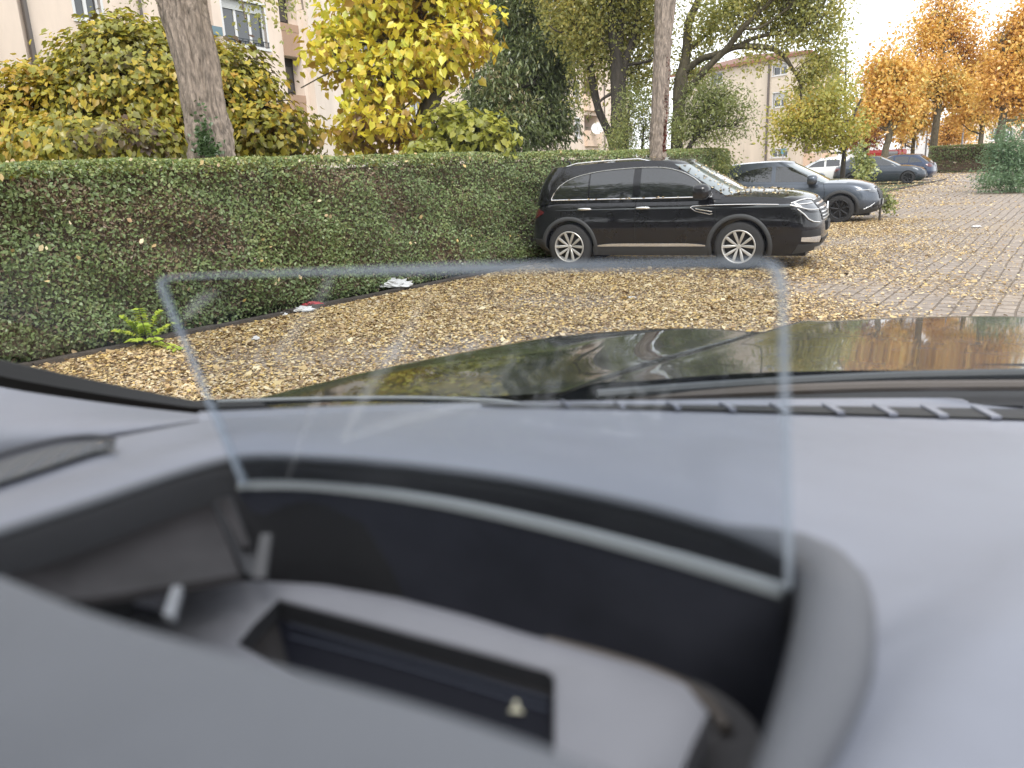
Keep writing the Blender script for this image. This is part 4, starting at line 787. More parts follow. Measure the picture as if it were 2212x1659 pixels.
    # cladding around arches and along the sill
    if p.get('clad'):
        for s in (-1, 1):
            for cx_ in (fx, rx):
                rows = []
                for k in range(41):
                    a = math.radians(-22+224*k/40); row = []
                    for (rr_, of) in ((ar-.004, -.03), (ar-.002, .006), (ar+.012, .014), (ar+p['clad']*.8, .012), (ar+p['clad'], .002)):
                        x, z = cx_+rr_*math.cos(a), R+rr_*math.sin(a); z = max(z, zlo(x)+.004); q = body.xz(x, z, s, of) if of >= 0 else body.xz(x, z, s, 0)-Vector((0, s*.04, 0)); row.append(q)
                    rows.append(row)
                MB().grid(rows).build('wheel_arch_trim', M_CLAD, root, True, 60)
            def f(a, v, off):
                x = rx+ar*.95+(fx-rx-2*ar*.95)*a; z0_ = zlo(x)+.003; return body.xz(x, z0_+(p['sillh']-z0_)*v, s, .010+off)
            panel(f, 20, 3).build('sill_cladding', M_CLAD, root, True, 60)
            for (u0, u1, z1) in ((-88, -12, p['sillh']+.12), (8, 88, p['sillh']+.02)):
                def f(a, v, off):
                    u = (u0+(u1-u0)*a); u = u if u < 0 else u+1; q = body.pt(u, .1, s); z0_ = zlo(q.x)+.003; t = (z0_+(z1-z0_)*v-zlo(q.x))/(zhi(q.x)-zlo(q.x)); return body.yz(u, t, s, .008+off)
                panel(f, 18, 3).build('bumper_cladding', M_CLAD, root, True, 60)
    if detail > 1:
        for s in (-1, 1):
            for xs in p['seams']:
                path = [body.xz(sm(z, xs), z, s, .0015) for z in np.linspace(xs[0][0], xs[-1][0], 12)]; MB().tube(path, .0042, 4).build('panel_gap', M_SEAM, root)
            for hx in p['handles']:
                c = body.xz(hx, p['hz'], s, .0); path = [body.xz(hx+d, p['hz']+.004, s, o_) for d, o_ in ((-.11, .004), (-.09, .03), (0, .036), (.09, .03), (.11, .004))]
                MB().tube(path, [.013, .020, .022, .020, .013], 8).build('door_handle', M_CHROME if p.get('chromebars') else paintm, root, True, 60)
            if 'strip' in p:
                x0, x1, z, hh = p['strip']; f = lambda a, v, off: body.xz(x0+(x1-x0)*a, z-hh*.5+hh*v*(1-.6*abs(2*a-1)**6), s, .020+off)
                panel(f, 24, 2).build('sill_strip', M_CHROME, root, True, 60)
            if 'vent' in p:
                for pts in p['vent']: MB().tube([body.xz(q[0], q[1], s, .006) for q in pts], .009, 6).build('fender_trim', M_CHROME, root, True, 60)
            # mirror
            mx, mz = p['mirror']; y0 = G.xz(mx-.02, mz-.05, s).y; c = Vector((mx, y0+s*.19, mz+.02))
            ri = []
            for (k, sc_, dx) in ((0, .55, .09), (1, .9, .065), (2, 1.0, .02), (3, .98, -.04), (4, .86, -.06)):
                ri.append([c+Vector((dx*1.5, .16*sc_*math.copysign(abs(math.cos(a))**.7, math.cos(a)), .12*sc_*math.copysign(abs(math.sin(a))**.75, math.sin(a)))) for a in (2*math.pi*q/20 for q in range(20))])
            mb = MB().grid(ri, closed=True); mb.add(ri[0], [tuple(range(20))]); mb.add(ri[-1], [tuple(range(20))[::-1]]); mo = mb.build('wing_mirror', paintm, root, True, 45)
            ar_ = MB(); ar_.tube([Vector((mx+.01, y0-s*.02, mz-.055)), Vector((mx+.01, y0+s*.12, mz-.06))], .03, 8); ar_.build('mirror_arm', M_BLK, mo, True)
            if p.get('rail'):
                pa = [G.pt((x-(gplan(1)[0]+.42))/(gplan(1)[1]-gplan(1)[0]-.84), 1.0, s)+Vector((0, -s*.02, .028-(.035 if i in (0, 8) else 0))) for i, x in enumerate(np.linspace(*p['rail'], 9))]
                MB().tube(pa, .013, 8).build('roof_rail', M_CHROME, root, True, 60)
            if p.get('sidetail'):
                pass
        # wipers
        for sd_, u in ((1, 30), (-1, 10)):
            a = G.yz(91-abs(u), .11, 1 if u > 0 else -1, .03)
        if p.get('antenna'):
            x, y = p['antenna']; MB().tube([Vector((x, y, H-.08)), Vector((x-.05, y, H+.035)), Vector((x-.13, y, H+.04))], [.03, .018, .006], 8).build('roof_antenna', M_BLK, root, True)
    MB().box(xr+.25, xf-.25, -hw+.3, hw-.3, gc-.04, gc+.3).build('underbody', M_BLK, root)
    return root, body, G
SUVP = dict(L=4.67, W=1.86, H=1.68, wb=2.705, R=.365, fo=1.18, belt=1.08, rim=.248, arch=.425, Df=.44, nf=3.0,
    shoulder=[(-2.2, 1.02), (-2.0, 1.05), (-1.6, 1.085), (-.5, 1.09), (.6, 1.085), (1.0, 1.10), (1.5, 1.09), (1.95, 1.065), (2.25, 1.03), (2.53, .95)],
    crown=[(-2.3, .02), (.6, .03), (1.1, .085), (1.9, .09), (2.3, .06), (2.52, .015)],
    gh=dict(xr=[(0, -2.10), (.35, -2.06), (.7, -1.98), (1, -1.86)], xf=[(0, 1.46), (.5, 1.02), (1, .50)], w=[(0, .935), (.5, .86), (1, .73)], roof=[(-2.3, 1.52), (-1.9, 1.60), (-1.4, 1.64), (-.7, 1.67), (0, 1.67), (.5, 1.625), (1.4, 1.55)], Dr=.40, Df=.52, crown=.045),
    win=[(-1.66, -1.04), (-1.01, -.30), (-.18, .93)], wlo=[(-1.7, 1.125), (-.5, 1.12), (.9, 1.115)],
    whi=[(-1.66, 1.135), (-1.60, 1.24), (-1.5, 1.34), (-1.3, 1.44), (-.95, 1.515), (-.5, 1.55), (0, 1.555), (.3, 1.515), (.62, 1.38), (.93, 1.135)], trim=True,
    head=([(-.0, .955), (1, .965), (12, .985), (42, .985), (54, .97)], [(0, .95), (1, .94), (12, .90), (30, .86), (54, .85)]), head2=([(10, .865), (30, .835), (52, .83)], [(10, .85), (26, .735), (52, .715)]),
    fog=([(12, .50), (56, .50)], [(12, .44), (56, .41)]), fog2=([(12, .59), (56, .61)], [(12, .51), (56, .51)]), tail_l=([(-62, .99), (-40, .985), (-14, .93)], [(-62, .80), (-40, .80), (-14, .90)]),
    grille=(36, .72, .985, .22, 6), chromebars=True, lowgrille=(30, .36, .46), skid=(40, .30, .345), plate=.62, emblem=.86, drl=[[(2, .955), (12, .92), (24, .885), (38, .872), (54, .868)], [(4, .975), (20, .992), (40, .990), (54, .978)], [(14, .955), (30, .945), (50, .94)], [(8, .90), (16, .83), (24, .755), (34, .715), (50, .70)]], clad=.06, sillh=.37,
    seams=[[(.42, -.24), (.8, -.24), (1.09, -.24)], [(.42, .93), (.7, .99), (.95, .99), (1.06, .96)], [(.60, -1.02), (.8, -1.10), (1.09, -1.06)]], handles=[-1.10+.02, -.12], hz=.955, strip=(-.86, .86, .40, .045),
    vent=[[(.62, .955), (.70, .90), (.92, .85), (.96, .86)], [(.62, .955), (.66, .975), (.96, .985), (1.30, .985), (1.62, .98), (1.90, .97)], [(.70, .935), (.95, .89)]], mirror=(.80, 1.17), rail=(-1.45, .02), antenna=(-1.6, 0))
if True:
    wr_, wf_ = atz(1241, 580), atz(1590, 584)
    c = (wr_+wf_)/2; ang = math.atan2(wf_[1]-wr_[1], wf_[0]-wr_[0])
    c = c+np.array([-math.sin(ang), math.cos(ang), 0])*.80
    suv, SB, SG = car('parked_car', 'black estate type SUV with chrome window line parked nose out against the hedge', (c[0], c[1], .003), ang, SUVP, P_BLACK)
CXP = dict(L=4.28, W=1.78, H=1.54, wb=2.57, R=.335, fo=.92, belt=1.0, rim=.225, arch=.385, Df=.62, nf=2.5, wheel='seven', gc=.2,
    shoulder=[(-2.3, .93), (-1.9, 1.0), (-1.2, 1.02), (0, .985), (.9, .965), (1.4, .95), (1.8, .90), (2.05, .83), (2.2, .78)], crown=[(-2.3, .02), (.5, .03), (1.0, .075), (1.6, .08), (2.0, .05), (2.2, .02)],
    gh=dict(xr=[(0, -2.02), (.5, -1.86), (1, -1.55)], xf=[(0, 1.15), (.5, .68), (1, .12)], w=[(0, .93), (.5, .83), (1, .67)], roof=[(-2, 1.34), (-1.5, 1.45), (-.9, 1.50), (-.2, 1.51), (.2, 1.46), (1.2, 1.4)], Dr=.4, Df=.5, crown=.04),
    win=[(-1.30, -.36), (-.26, .72)], wlo=[(-1.3, 1.10), (-.7, 1.045), (.8, 1.0)], whi=[(-1.30, 1.13), (-1.1, 1.26), (-.8, 1.35), (-.3, 1.40), (.05, 1.37), (.35, 1.25), (.72, 1.02)],
    head=([(30, .79), (50, .81), (68, .80)], [(30, .73), (50, .70), (68, .755)]), fog2=([(42, .42), (62, .50)], [(42, .32), (62, .40)]), grille=(32, .55, .79, .2, 7), lowgrille=(28, .30, .40), plate=.46, platem=M_PLATEW, tail_l=([(-60, .9), (-14, .88)], [(-60, .78), (-14, .84)]),
    clad=.07, sillh=.33, drl=[[(6, .775), (30, .765), (60, .752)], [(20, .33), (34, .40), (44, .47)]], seams=[[(.4, -.31), (.98, -.31)], [(.4, .85), (.7, .92), (.95, .88)]], handles=[-1.0, -.1], hz=.88, mirror=(.62, 1.04))
c2 = atz(1812, 482); a2 = ang-.02; c2 = c2-np.array([math.cos(a2), math.sin(a2), 0])*1.285+np.array([-math.sin(a2), math.cos(a2), 0])*.78
car('parked_car', 'grey crossover car parked nose out beyond the black car', (c2[0], c2[1], .003), a2, CXP, P_GREY)
SAL = dict(L=4.5, W=1.78, H=1.45, wb=2.65, R=.32, fo=.9, belt=.95, rim=.21, arch=.36, gc=.18, wheel='seven', shoulder=[(-2.4, .88), (-1.9, .96), (0, .93), (.9, .91), (1.5, .86), (2.2, .70)], crown=[(-2.4, .02), (.5, .02), (1.1, .06), (2, .05), (2.3, .02)],
    gh=dict(xr=[(0, -2.1), (.5, -1.9), (1, -1.55)], xf=[(0, 1.15), (.5, .7), (1, .1)], w=[(0, .93), (.5, .84), (1, .68)], roof=[(-2, 1.3), (-1.5, 1.38), (-.6, 1.43), (.1, 1.39), (1.2, 1.3)], Dr=.4, Df=.45),
    win=[(-1.7, -1.05), (-1.0, -.3), (-.2, .65)], wlo=[(-1.7, 1.0), (.7, .95)], whi=[(-1.7, 1.03), (-1.4, 1.22), (-.8, 1.33), (0, 1.3), (.35, 1.16), (.65, .97)],
    head=([(35, .72), (70, .74)], [(35, .62), (70, .66)]), tail_l=([(-62, .88), (-30, .9), (-12, .86)], [(-62, .72), (-30, .74), (-12, .82)]), grille=(30, .45, .66, .2, 4), plate=.4, platem=M_PLATEW, clad=0, sillh=.3, seams=[], handles=[-1.0, -.1], hz=.82, mirror=(.6, .98), hd=1)
def far_car(label, x, y, rz, pm, name='parked_car', gr='cars parked far down the lane'):
    q = atz(x, y); car(name, label, (q[0], q[1], .003), rz, SAL, pm, detail=1, group=gr)
far_car('white estate car nearest behind the grey car roof', 1772, 398, ang+math.pi, P_WHITE)
far_car('second white car further back with its red tail light showing', 1815, 396, ang+math.pi, P_WHITE)
far_car('dark grey saloon parked left of the dark blue car', 1898, 398, ang, P_DGREY)
far_car('dark blue car with red tail lights beyond the grey saloon', 1925, 391, ang+math.pi-.25, P_BLUE)
# leaves lying on the black car
def car_leaves(root, B, G, n):
    P = []
    for _ in range(n):
        r = random.random()
        if r < .50:      # lower windscreen and cowl
            th = random.uniform(-70, 70); t = random.random()**2.2*.9; p = G.yz(91-abs(th), t+.01, 1 if th > 0 else -1, .012)
        elif r < .88:
            x = random.uniform(1.0, 2.0) if random.random() < .75 else random.uniform(1.0, 1.35); q = random.uniform(-1, 1); p = B.xz(x, 9, 1); y = p.y*q; p = Vector((x, y, p.z+sm(x, SUVP['crown'])*(1-q*q)+.008))
        elif r < .97:
            x = random.uniform(-1.4, .2); q = random.uniform(-.95, .95); p = G.xz(x, 9, 1); p = Vector((x, p.y*q, p.z+.045*(1-q*q)+.01))
        else:
            x = random.uniform(-1.5, .6); p = G.xz(x, 1.12, -1, .016)
        P.append(p)
    Mw = wmat(root); P = np.array([Mw @ Vector(p) for p in P])
    o = link('leaves_on_car', leafmesh('leaves_on_car', P, .045*RNG.uniform(.6, 1.3, len(P)), 'oak', spread=.3), M_LITTER)
    tag(o, 'yellow leaves scattered on the bonnet and windscreen of the black car', 'fallen leaves', kind='stuff')
car_leaves(suv, SB, SG, 620)
# small red van and two poles far away
q = atz(1945, 372)
def red_van():
    d = 68; M, L = facade_frame(at(1915, 350, d), at(1957, 350, d+2)); root = empty('red_van', at(1936, 350, d)*np.array([1, 1, 0]), label='small red and dark van far away beyond the blue car', cat='van')
    H = hit(M, 1940, 322)[1]
    prof = [(0, .35), (0, H*.86), (.12, H), (L-.25, H), (L, H*.93), (L, .35)]
    a = [M @ Vector((s, 0, z)) for s, z in prof]; b = [M @ Vector((s, -1.9, z)) for s, z in prof]; m = MB().add(a, [tuple(range(6))]); m.add(b, [tuple(range(6))[::-1]]); m.grid([a, b], closed=True); m.build('body', P_RED, root, local=False)
    MB().box(.03, L*.52, .002, .03, H*.62, H*.9, M).build('window', M_GLASS, root, local=False)
    for s in (.35, L-.35): MB().lathe([(0, -.01), (.2, -.02), (.33, 0), (.33, .2), (0, .2)], 20, M @ Matrix.Translation((s, .02, .33)) @ Matrix.Rotation(math.pi, 4, 'Z')).build('wheel', M_TYRE, root, local=False)
red_van()
def pole(x, y0, y1, d, label, rpx=1.6):
    a, b = at(x, y0, d), at(x+2, y1, d); a[2] = 0; b[0], b[1] = a[0], a[1]; r = rpx*d/FPX; root = empty('pole', a, label=label, cat='pole')
    MB().tube([a, (a+b)/2, b], [r*1.3, r, r*.8], 10).build('shaft', M_RAIL2, root, True, local=False); MB().lathe([(0, 0), (r*2.6, 0), (r*2.6, .12), (r*1.4, .2)], 12, Matrix.Translation(a) @ Matrix.Rotation(math.pi/2, 4, 'X')).build('base', M_RAIL2, root, local=False)
M_RAIL2 = pbr('pole_grey', (.28, .28, .29), .5)
pole(1997, 355, 268, 70, 'thin grey pole left of the tallest orange tree')
pole(2076, 330, 230, 70, 'thin grey pole right of the tallest orange tree')
def sign(x, y, w_, h_, d, colr, label, yb):
    c = at(x, y, d); f = Vector((EYE-c)); f.z = 0; f.normalize(); s = f.cross(Vector((0, 0, 1))); M = Matrix(((s.x, f.x, 0, c[0]), (s.y, f.y, 0, c[1]), (0, 0, 1, c[2]), (0, 0, 0, 1))); k = d/FPX
    root = empty('sign', (c[0], c[1], 0), label=label, cat='sign'); MB().box(-w_*k/2, w_*k/2, -.02, .02, -h_*k/2, h_*k/2, M).build('panel', pbr('sign_'+str(x), colr, .5), root, local=False)
    MB().tube([M @ Vector((0, -.05, h_*k/2)), M @ Vector((0, -.05, -c[2]))], .035, 8).build('post', M_RAIL2, root, local=False)
sign(1692, 326, 8, 12, 62, (.10, .28, .36), 'small blue notice board in front of the far cream house', 340)
# litter thrown by the hedge
def crumple(name, x, y, wpx, hpx, mat, label, cat, seed, flat=.5):
    p = atz(x, y); d = float(np.dot(p-EYE, CW)); s = wpx*d/FPX/2; hh = hpx*d/FPX; rng = random.Random(seed)
    b = MB(); rows = []; n, m = 16, 22
    for i in range(n+1):
        a = math.pi*i/n; row = []
        for j in range(m): c = 2*math.pi*j/m; r = 1+rng.uniform(-.32, .32)+.2*math.sin(3*c+a*2); row.append((s*r*math.sin(a)*math.cos(c), s*.55*r*math.sin(a)*math.sin(c), max(.004, hh*(.5+.5*math.cos(a)*r*(1 if i < n/2 else .3)))))
        rows.append(row)
    b.grid(rows, closed=True); o = b.build(name, mat); o.location = (p[0], p[1], .006); o.rotation_euler = (0, 0, PSI+rng.uniform(-.2, .3)); tag(o, label, cat)
M_BAG = pbr('thin_white_plastic', (.72, .72, .72), .35); M_REDW = pbr('red_wrapper', (.45, .05, .06), .4, var=.4, vscale=12)
crumple('plastic_bag', 857, 630, 60, 24, M_BAG, 'large crumpled white plastic bag lying at the hedge foot', 'plastic bag', 3)
crumple('paper_scrap', 656, 678, 40, 14, M_BAG, 'small white paper scrap with a red wrapper behind it', 'litter', 5)
crumple('wrapper', 675, 668, 44, 14, M_REDW, 'crumpled red wrapper under the hedge', 'litter', 6)
crumple('paper_scrap', 610, 685, 20, 8, M_BAG, 'tiny white scrap left of the red wrapper', 'litter', 7)
crumple('paper_cup', 553, 738, 15, 10, M_BAG, 'flattened white cup lid among the leaves near the windscreen corner', 'litter', 8)
crumple('paper_scrap', 2108, 492, 22, 4, M_BAG, 'flat white scrap out on the bare paving at the right', 'litter', 9)
crumple('paper_scrap', 1362, 646, 20, 4, M_BAG, 'pale flat scrap on the leaves in front of the black car', 'litter', 11)
# ------------------------------------------------------------------ what stands behind the photographer (seen in paint and glass)
hedge('clipped_hedge', -9.0, 14.0, -7.6, -6.4, 2.2, 9000, .20, 'clipped hedge across the end of the car park behind the photographer')
def back_tree(x, y, h, r, lm, label):
    c = np.array([x, y, h*.55]); root = empty('roadside_tree', (x, y, 0), label=label, cat='tree')
    b = MB(); b.tube([(x, y, 0), (x+.1, y, h*.3), (x, y+.2, h*.7)], [.28, .22, .08], 9)
    C, dr = inblob([(c+np.array([0, 0, 0]), r, r, h*.42, 1), (c+np.array([r*.5, 0, -h*.1]), r*.7, r*.7, h*.3, .6), (c+np.array([-r*.5, 0, h*.1]), r*.7, r*.7, h*.3, .6)], 260, 2.6)
    for i in range(0, 60): b.tube([(x, y, h*.3+.3*random.random()*h), C[i]], [.05, .01], 4, cap=False)
    b.build('trunk', M_BARKD, root, local=False)
    P = (C[:, None, :]+RNG.normal(size=(len(C), 34, 3))*.5).reshape(-1, 3); link('crown', leafmesh('crown', P, .34, 'quad', np.repeat(dr, 34, 0), .6), lm, root, local=False)
back_tree(-8.5, -13, 15, 5, L_DARK, 'dark tree left behind the photographer')
back_tree(2.5, -13, 16, 5, L_DARK, 'dark green tree straight behind the photographer')
back_tree(-3.0, -12.5, 17, 5.5, L_DARK, 'tall spreading tree nearest behind the photographer')
back_tree(8.5, -13, 14, 5, L_GRN, 'green tree right behind the photographer')
back_tree(14.5, -4, 16, 5, L_DARK, 'dark tree at the far right behind the photographer')
back_tree(-14.5, -8, 16, 5, L_GRN, 'green tree at the far left behind the photographer')
# ------------------------------------------------------------------ the photographer's own car: bonnet, windscreen, dashboard, head-up display
E0 = float(EYE[2])
def dashm(name, c, rough, spec=.5, bump=.15):
    return pbr(name, c, rough, bump=bump, bscale=900, spec=spec, var=.06, vscale=14)
M_DASH = dashm('dash_soft_grey', (.175, .187, .232), .42, .8); M_DASH2 = dashm('rim_soft_grey', (.085, .09, .105), .5); M_COVER = dashm('binnacle_cover_grey', (.125, .133, .152), .6)
M_INBLK = dashm('inner_black', (.028, .029, .034), .6); M_SEAL = pbr('black_seal', (.006, .006, .007), .7); M_BEZ = dashm('light_grey_bezel', (.21, .213, .24), .5)
M_DUST = pbr('dusty_black_gloss', (.028, .026, .028), .6, var=.7, vscale=9, spec=.25); M_NAVY = pbr('navy_gloss_panel', (.004, .0045, .009), .5, spec=.12); M_CUT = pbr('strip_grey', (.24, .255, .265), .45)
P_OWN = paint('own_dark_paint', (.006, .008, .010), .25); P_OWN.node_tree.nodes['Principled BSDF'].inputs['Coat Weight'].default_value = .8
own = empty('own_car', (-.5, 1.0, 0), label="photographer's dark car seen from inside, with grey dashboard, clear display screen and glossy bonnet", cat='car')
def interp(pts, n):
    """resample a pixel polyline smoothly to n points"""
    P = [np.array(p, float) for p in pts]; d = np.r_[0, np.cumsum([np.linalg.norm(P[i+1]-P[i]) for i in range(len(P)-1)])]
    return [np.array([sm(t, [(d[i], P[i][k]) for i in range(len(P))]) for k in range(len(P[0]))]) for t in np.linspace(0, d[-1], n)]
def onz(x, y, zf):
    r = ray(x, y); lo, hi = .05, 4.0
    for _ in range(40):
        m = (lo+hi)/2; p = EYE+r*m
        if p[2] > zf(p[0], p[1]): lo = m
        else: hi = m
    return EYE+r*lo
# bonnet as a height field over the ground plan
def hoodz(X, Y):
    z = sm(Y, [(.6, 1.275), (1.0, 1.262), (1.26, 1.25), (1.52, 1.232), (1.86, 1.203), (2.15, 1.18), (2.5, 1.152), (2.9, 1.12)])
    Xm = -abs(X+.12)-.12 if X > -.12 else X
    z += sm(Xm, [(-1.56, -.42), (-1.53, -.25), (-1.50, -.14), (-1.46, -.082), (-1.40, -.056), (-1.3, -.046), (-1.1, -.040), (-.92, -.044), (-.84, -.036), (-.79, -.014), (-.755, .002), (-.70, .001), (-.5, .010), (-.12, .018)])
    yf = sm(Xm, [(-1.5, 1.7), (-1.36, 1.95), (-1.2, 2.2), (-1.04, 2.36), (-.9, 2.40), (-.8, 2.40), (-.7, 2.46), (-.55, 2.62), (-.3, 2.82), (0, 2.9)])
    if Y > yf: z -= min(.7, ((Y-yf)/.35)**2*.35)
    return z
def rear_edge(X):
    Xm = X if X < -.05 else -.05-abs(X+.05)*.9
    return sm(Xm, [(-1.5, .70), (-1.33, .80), (-1.16, .91), (-1.01, 1.0), (-.86, 1.12), (-.72, 1.26), (-.63, 1.37), (-.49, 1.5), (-.3, 1.64), (-.05, 1.74)])
Xs = [-1.56, -1.545, -1.53, -1.515, -1.50, -1.48, -1.46, -1.43, -1.40, -1.35]+list(np.linspace(-1.3, -.9, 17))+[-.87, -.845, -.82, -.80, -.785, -.77, -.755, -.74, -.72]+list(np.linspace(-.69, .5, 36))+[.56, .7, .9, 1.1]
rows = []
for X in Xs:
    y0 = rear_edge(X); yy = [y0+(3.3-y0)*k/70 for k in range(71)]
    rows.append([(X, y0-.004, hoodz(X, y0)-.03)]+[(X, y, hoodz(X, y)) for y in yy])
MB().grid(rows).build('bonnet', P_OWN, own, True, 60, local=False)
# cowl trough, wipers
def hp(x, y, z): return atz(x, y, z)
top = interp([(380, 868), (480, 862), (700, 860), (900, 858), (1100, 854), (1250, 843), (1340, 830), (1500, 813), (1700, 798), (2212, 785), (2700, 775)], 40)
bot = interp([(380, 905), (480, 892), (700, 886), (900, 880), (1100, 878), (1250, 876), (1340, 876), (1500, 876), (1700, 876), (2212, 876), (2700, 880)], 40)
MB().grid([[onz(p[0], p[1], lambda X, Y: 1.225) for p in top], [onz((p[0]+q[0])/2, (p[1]+q[1])/2, lambda X, Y: 1.21) for p, q in zip(top, bot)], [onz(p[0], p[1], lambda X, Y: 1.235) for p in bot]]).build('cowl_panel', M_SEAL, own, True, local=False)
M_ARM = pbr('wiper_grey', (.055, .062, .068), .5)
def strip(pts, zc, r, nm, mat, n=30, parent=None): return MB().tube([onz(p[0], p[1], lambda X, Y: zc) for p in interp(pts, n)], r, 8).build(nm, mat, parent or own, True, local=False)
wa = strip([(1290, 852), (1500, 836), (1700, 824), (1950, 812), (2230, 806), (2600, 800)], 1.262, .009, 'wiper', M_ARM)
strip([(1330, 858), (1600, 846), (1900, 835), (2230, 832), (2600, 830)], 1.25, .010, 'wiper_blade', pbr('wiper_brown_grey', (.10, .085, .075), .6), parent=wa)
strip([(470, 868), (700, 861), (900, 860), (1070, 866), (1120, 872)], 1.255, .004, 'cowl_edge_trim', M_CUT)
# dashboard ring around the instrument opening
def zd(X, Y): return 1.48-.21*max(0, Y-.30)-.10*max(0, -.45-X)
O = [(-260, 1235), (0, 1150), (200, 1085), (400, 1018), (500, 992), (590, 988), (800, 1000), (1000, 1022), (1130, 1042), (1270, 1070), (1400, 1100), (1530, 1136), (1630, 1166), (1688, 1188), (1716, 1215), (1716, 1280), (1690, 1400), (1655, 1530), (1600, 1700), (1540, 1860)]
Bp = [(-500, 1120), (-150, 1045), (60, 992), (250, 945), (400, 915), (520, 893), (700, 882), (880, 875), (1020, 872), (1160, 869), (1320, 867), (1550, 864), (1800, 861), (2080, 859), (2380, 858), (2760, 905), (2900, 1120), (2900, 1450), (2900, 1900), (2800, 2500)]
nn = 90; Of = interp(O, nn)
def resample_match(A, B, n):
    P = [np.array(p, float) for p in A]; d = np.r_[0, np.cumsum([np.linalg.norm(P[i+1]-P[i]) for i in range(len(P)-1)])]; return [np.array([sm(t, [(d[i], B[i][k]) for i in range(len(A))]) for k in range(2)]) for t in np.linspace(0, d[-1], n)]
Bf = resample_match(O, Bp, nn)
O3 = [onz(p[0], p[1], zd) for p in Of]; B3 = [onz(p[0], p[1], zd) for p in Bf]
def outward(i):
    a, b = O3[max(0, i-1)], O3[min(nn-1, i+1)]; t = np.array(b-a); t[2] = 0; t /= np.linalg.norm(t); n = np.array([-t[1], t[0], 0]); v = (B3[i]-O3[i]); v[2] = 0
    return n if n @ v > 0 else -n
rows = []
LW = .030
for t in np.linspace(0, 1, 22):
    r = []
    for i in range(nn):
        s = O3[i]+outward(i)*LW*(.30+.70*min(1, max(0, (Of[i][0]-1560)/130))); p = s+(B3[i]-s)*t; z = zd(p[0], p[1])-.004*math.exp(-t*20)*(1 if Of[i][0] > 1560 else .3)+.006*math.sin(min(1, t*2.2)*math.pi)*(1 if Of[i][0] > 1500 else .5); r.append((p[0], p[1], z))
    rows.append(r)
rows.append([(q[0]+.02*outward(i)[0], q[1]+.02*outward(i)[1], q[2]-.05) for i, q in enumerate(rows[-1])])
dash = MB().grid(rows).build('dashboard', M_DASH, own, True, 70, local=False)
prof = [(.002, -.009), (.001, -.006), (.002, -.003), (.005, .0005), (.011, .0035), (.018, .0035), (.024, .001), (.029, -.003), (.031, -.007)]
def rf_(i): x = Of[i][0]; return .30+.70*min(1, max(0, (x-1560)/130))
MB().grid([[tuple(O3[i]+outward(i)*o*rf_(i)+np.array([0, 0, dz*rf_(i)])) for i in range(nn)] for o, dz in prof]).build('instrument_hood_rim', M_DASH2, dash, True, 70, local=False)
MB().grid([[tuple(O3[i]+outward(i)*o+np.array([0, 0, dz])) for i in range(nn)] for o, dz in ((.004, -.0012), (.0028, -.003), (.0016, -.010), (.001, -.03), (.001, -.16))]).build('opening_wall', M_INBLK, dash, True, local=False)
fl = [O3[i]+np.array([0, 0, -.155]) for i in range(0, nn)]+[np.array([-.6, -.05, 1.325]), np.array([-.6, .15, 1.325])]
MB().add([tuple(q) for q in fl], [tuple(range(len(fl)))]).build('opening_floor', M_INBLK, dash, local=False)
# crease line and panel at the lower left pillar
tr = interp([(-200, 790), (0, 836), (150, 860), (300, 880), (450, 896)], 16); br = interp([(-200, 1085), (0, 1000), (150, 965), (300, 935), (450, 905)], 16)
R_ = []
for k in range(8):
    u = k/7; R_.append([tuple(at(a[0]+(b[0]-a[0])*u, a[1]+(b[1]-a[1])*u, (1.05-.20*u)-.07*math.sin(u*math.pi)-.1*(i/15))) for i, (a, b) in enumerate(zip(tr, br))])
MB().grid(R_).build('pillar_trim', M_DASH, own, True, local=False)
tr2 = interp([(-260, 700), (-100, 748), (0, 776), (120, 803), (260, 833), (380, 857), (430, 866), (475, 868), (560, 866)], 26); br2 = interp([(-260, 800), (-100, 820), (0, 848), (120, 868), (260, 885), (380, 896), (440, 900), (480, 894), (600, 889)], 26)
R_ = [[tuple(at(a[0]+(b[0]-a[0])*u, a[1]+(b[1]-a[1])*u, 1.14-.006*i+dd)) for i, (a, b) in enumerate(zip(tr2, br2))] for u, dd in ((0, .05), (.02, 0), (.5, -.02), (1, 0))]
MB().grid(R_).build('windscreen_seal', M_SEAL, own, True, local=False)
# black band at the foot of the windscreen
fb = [(onz(p[0], p[1]+d, lambda X, Y: z)) for d, z in () for p in bot]
R_ = [[tuple(onz(x, y+dy, zd)+np.array([0, 0, dz])) for x, y in ((430, 893), (520, 889), (700, 881), (880, 875), (1100, 871), (1300, 868), (1550, 865), (1800, 862), (2080, 860), (2400, 859))] for dy, dz in ((-1, .000), (1, .002), (5, .003), (9, .001), (12, -.004))]
MB().grid(R_).build('dash_edge_lip', M_DASH, dash, True, local=False)
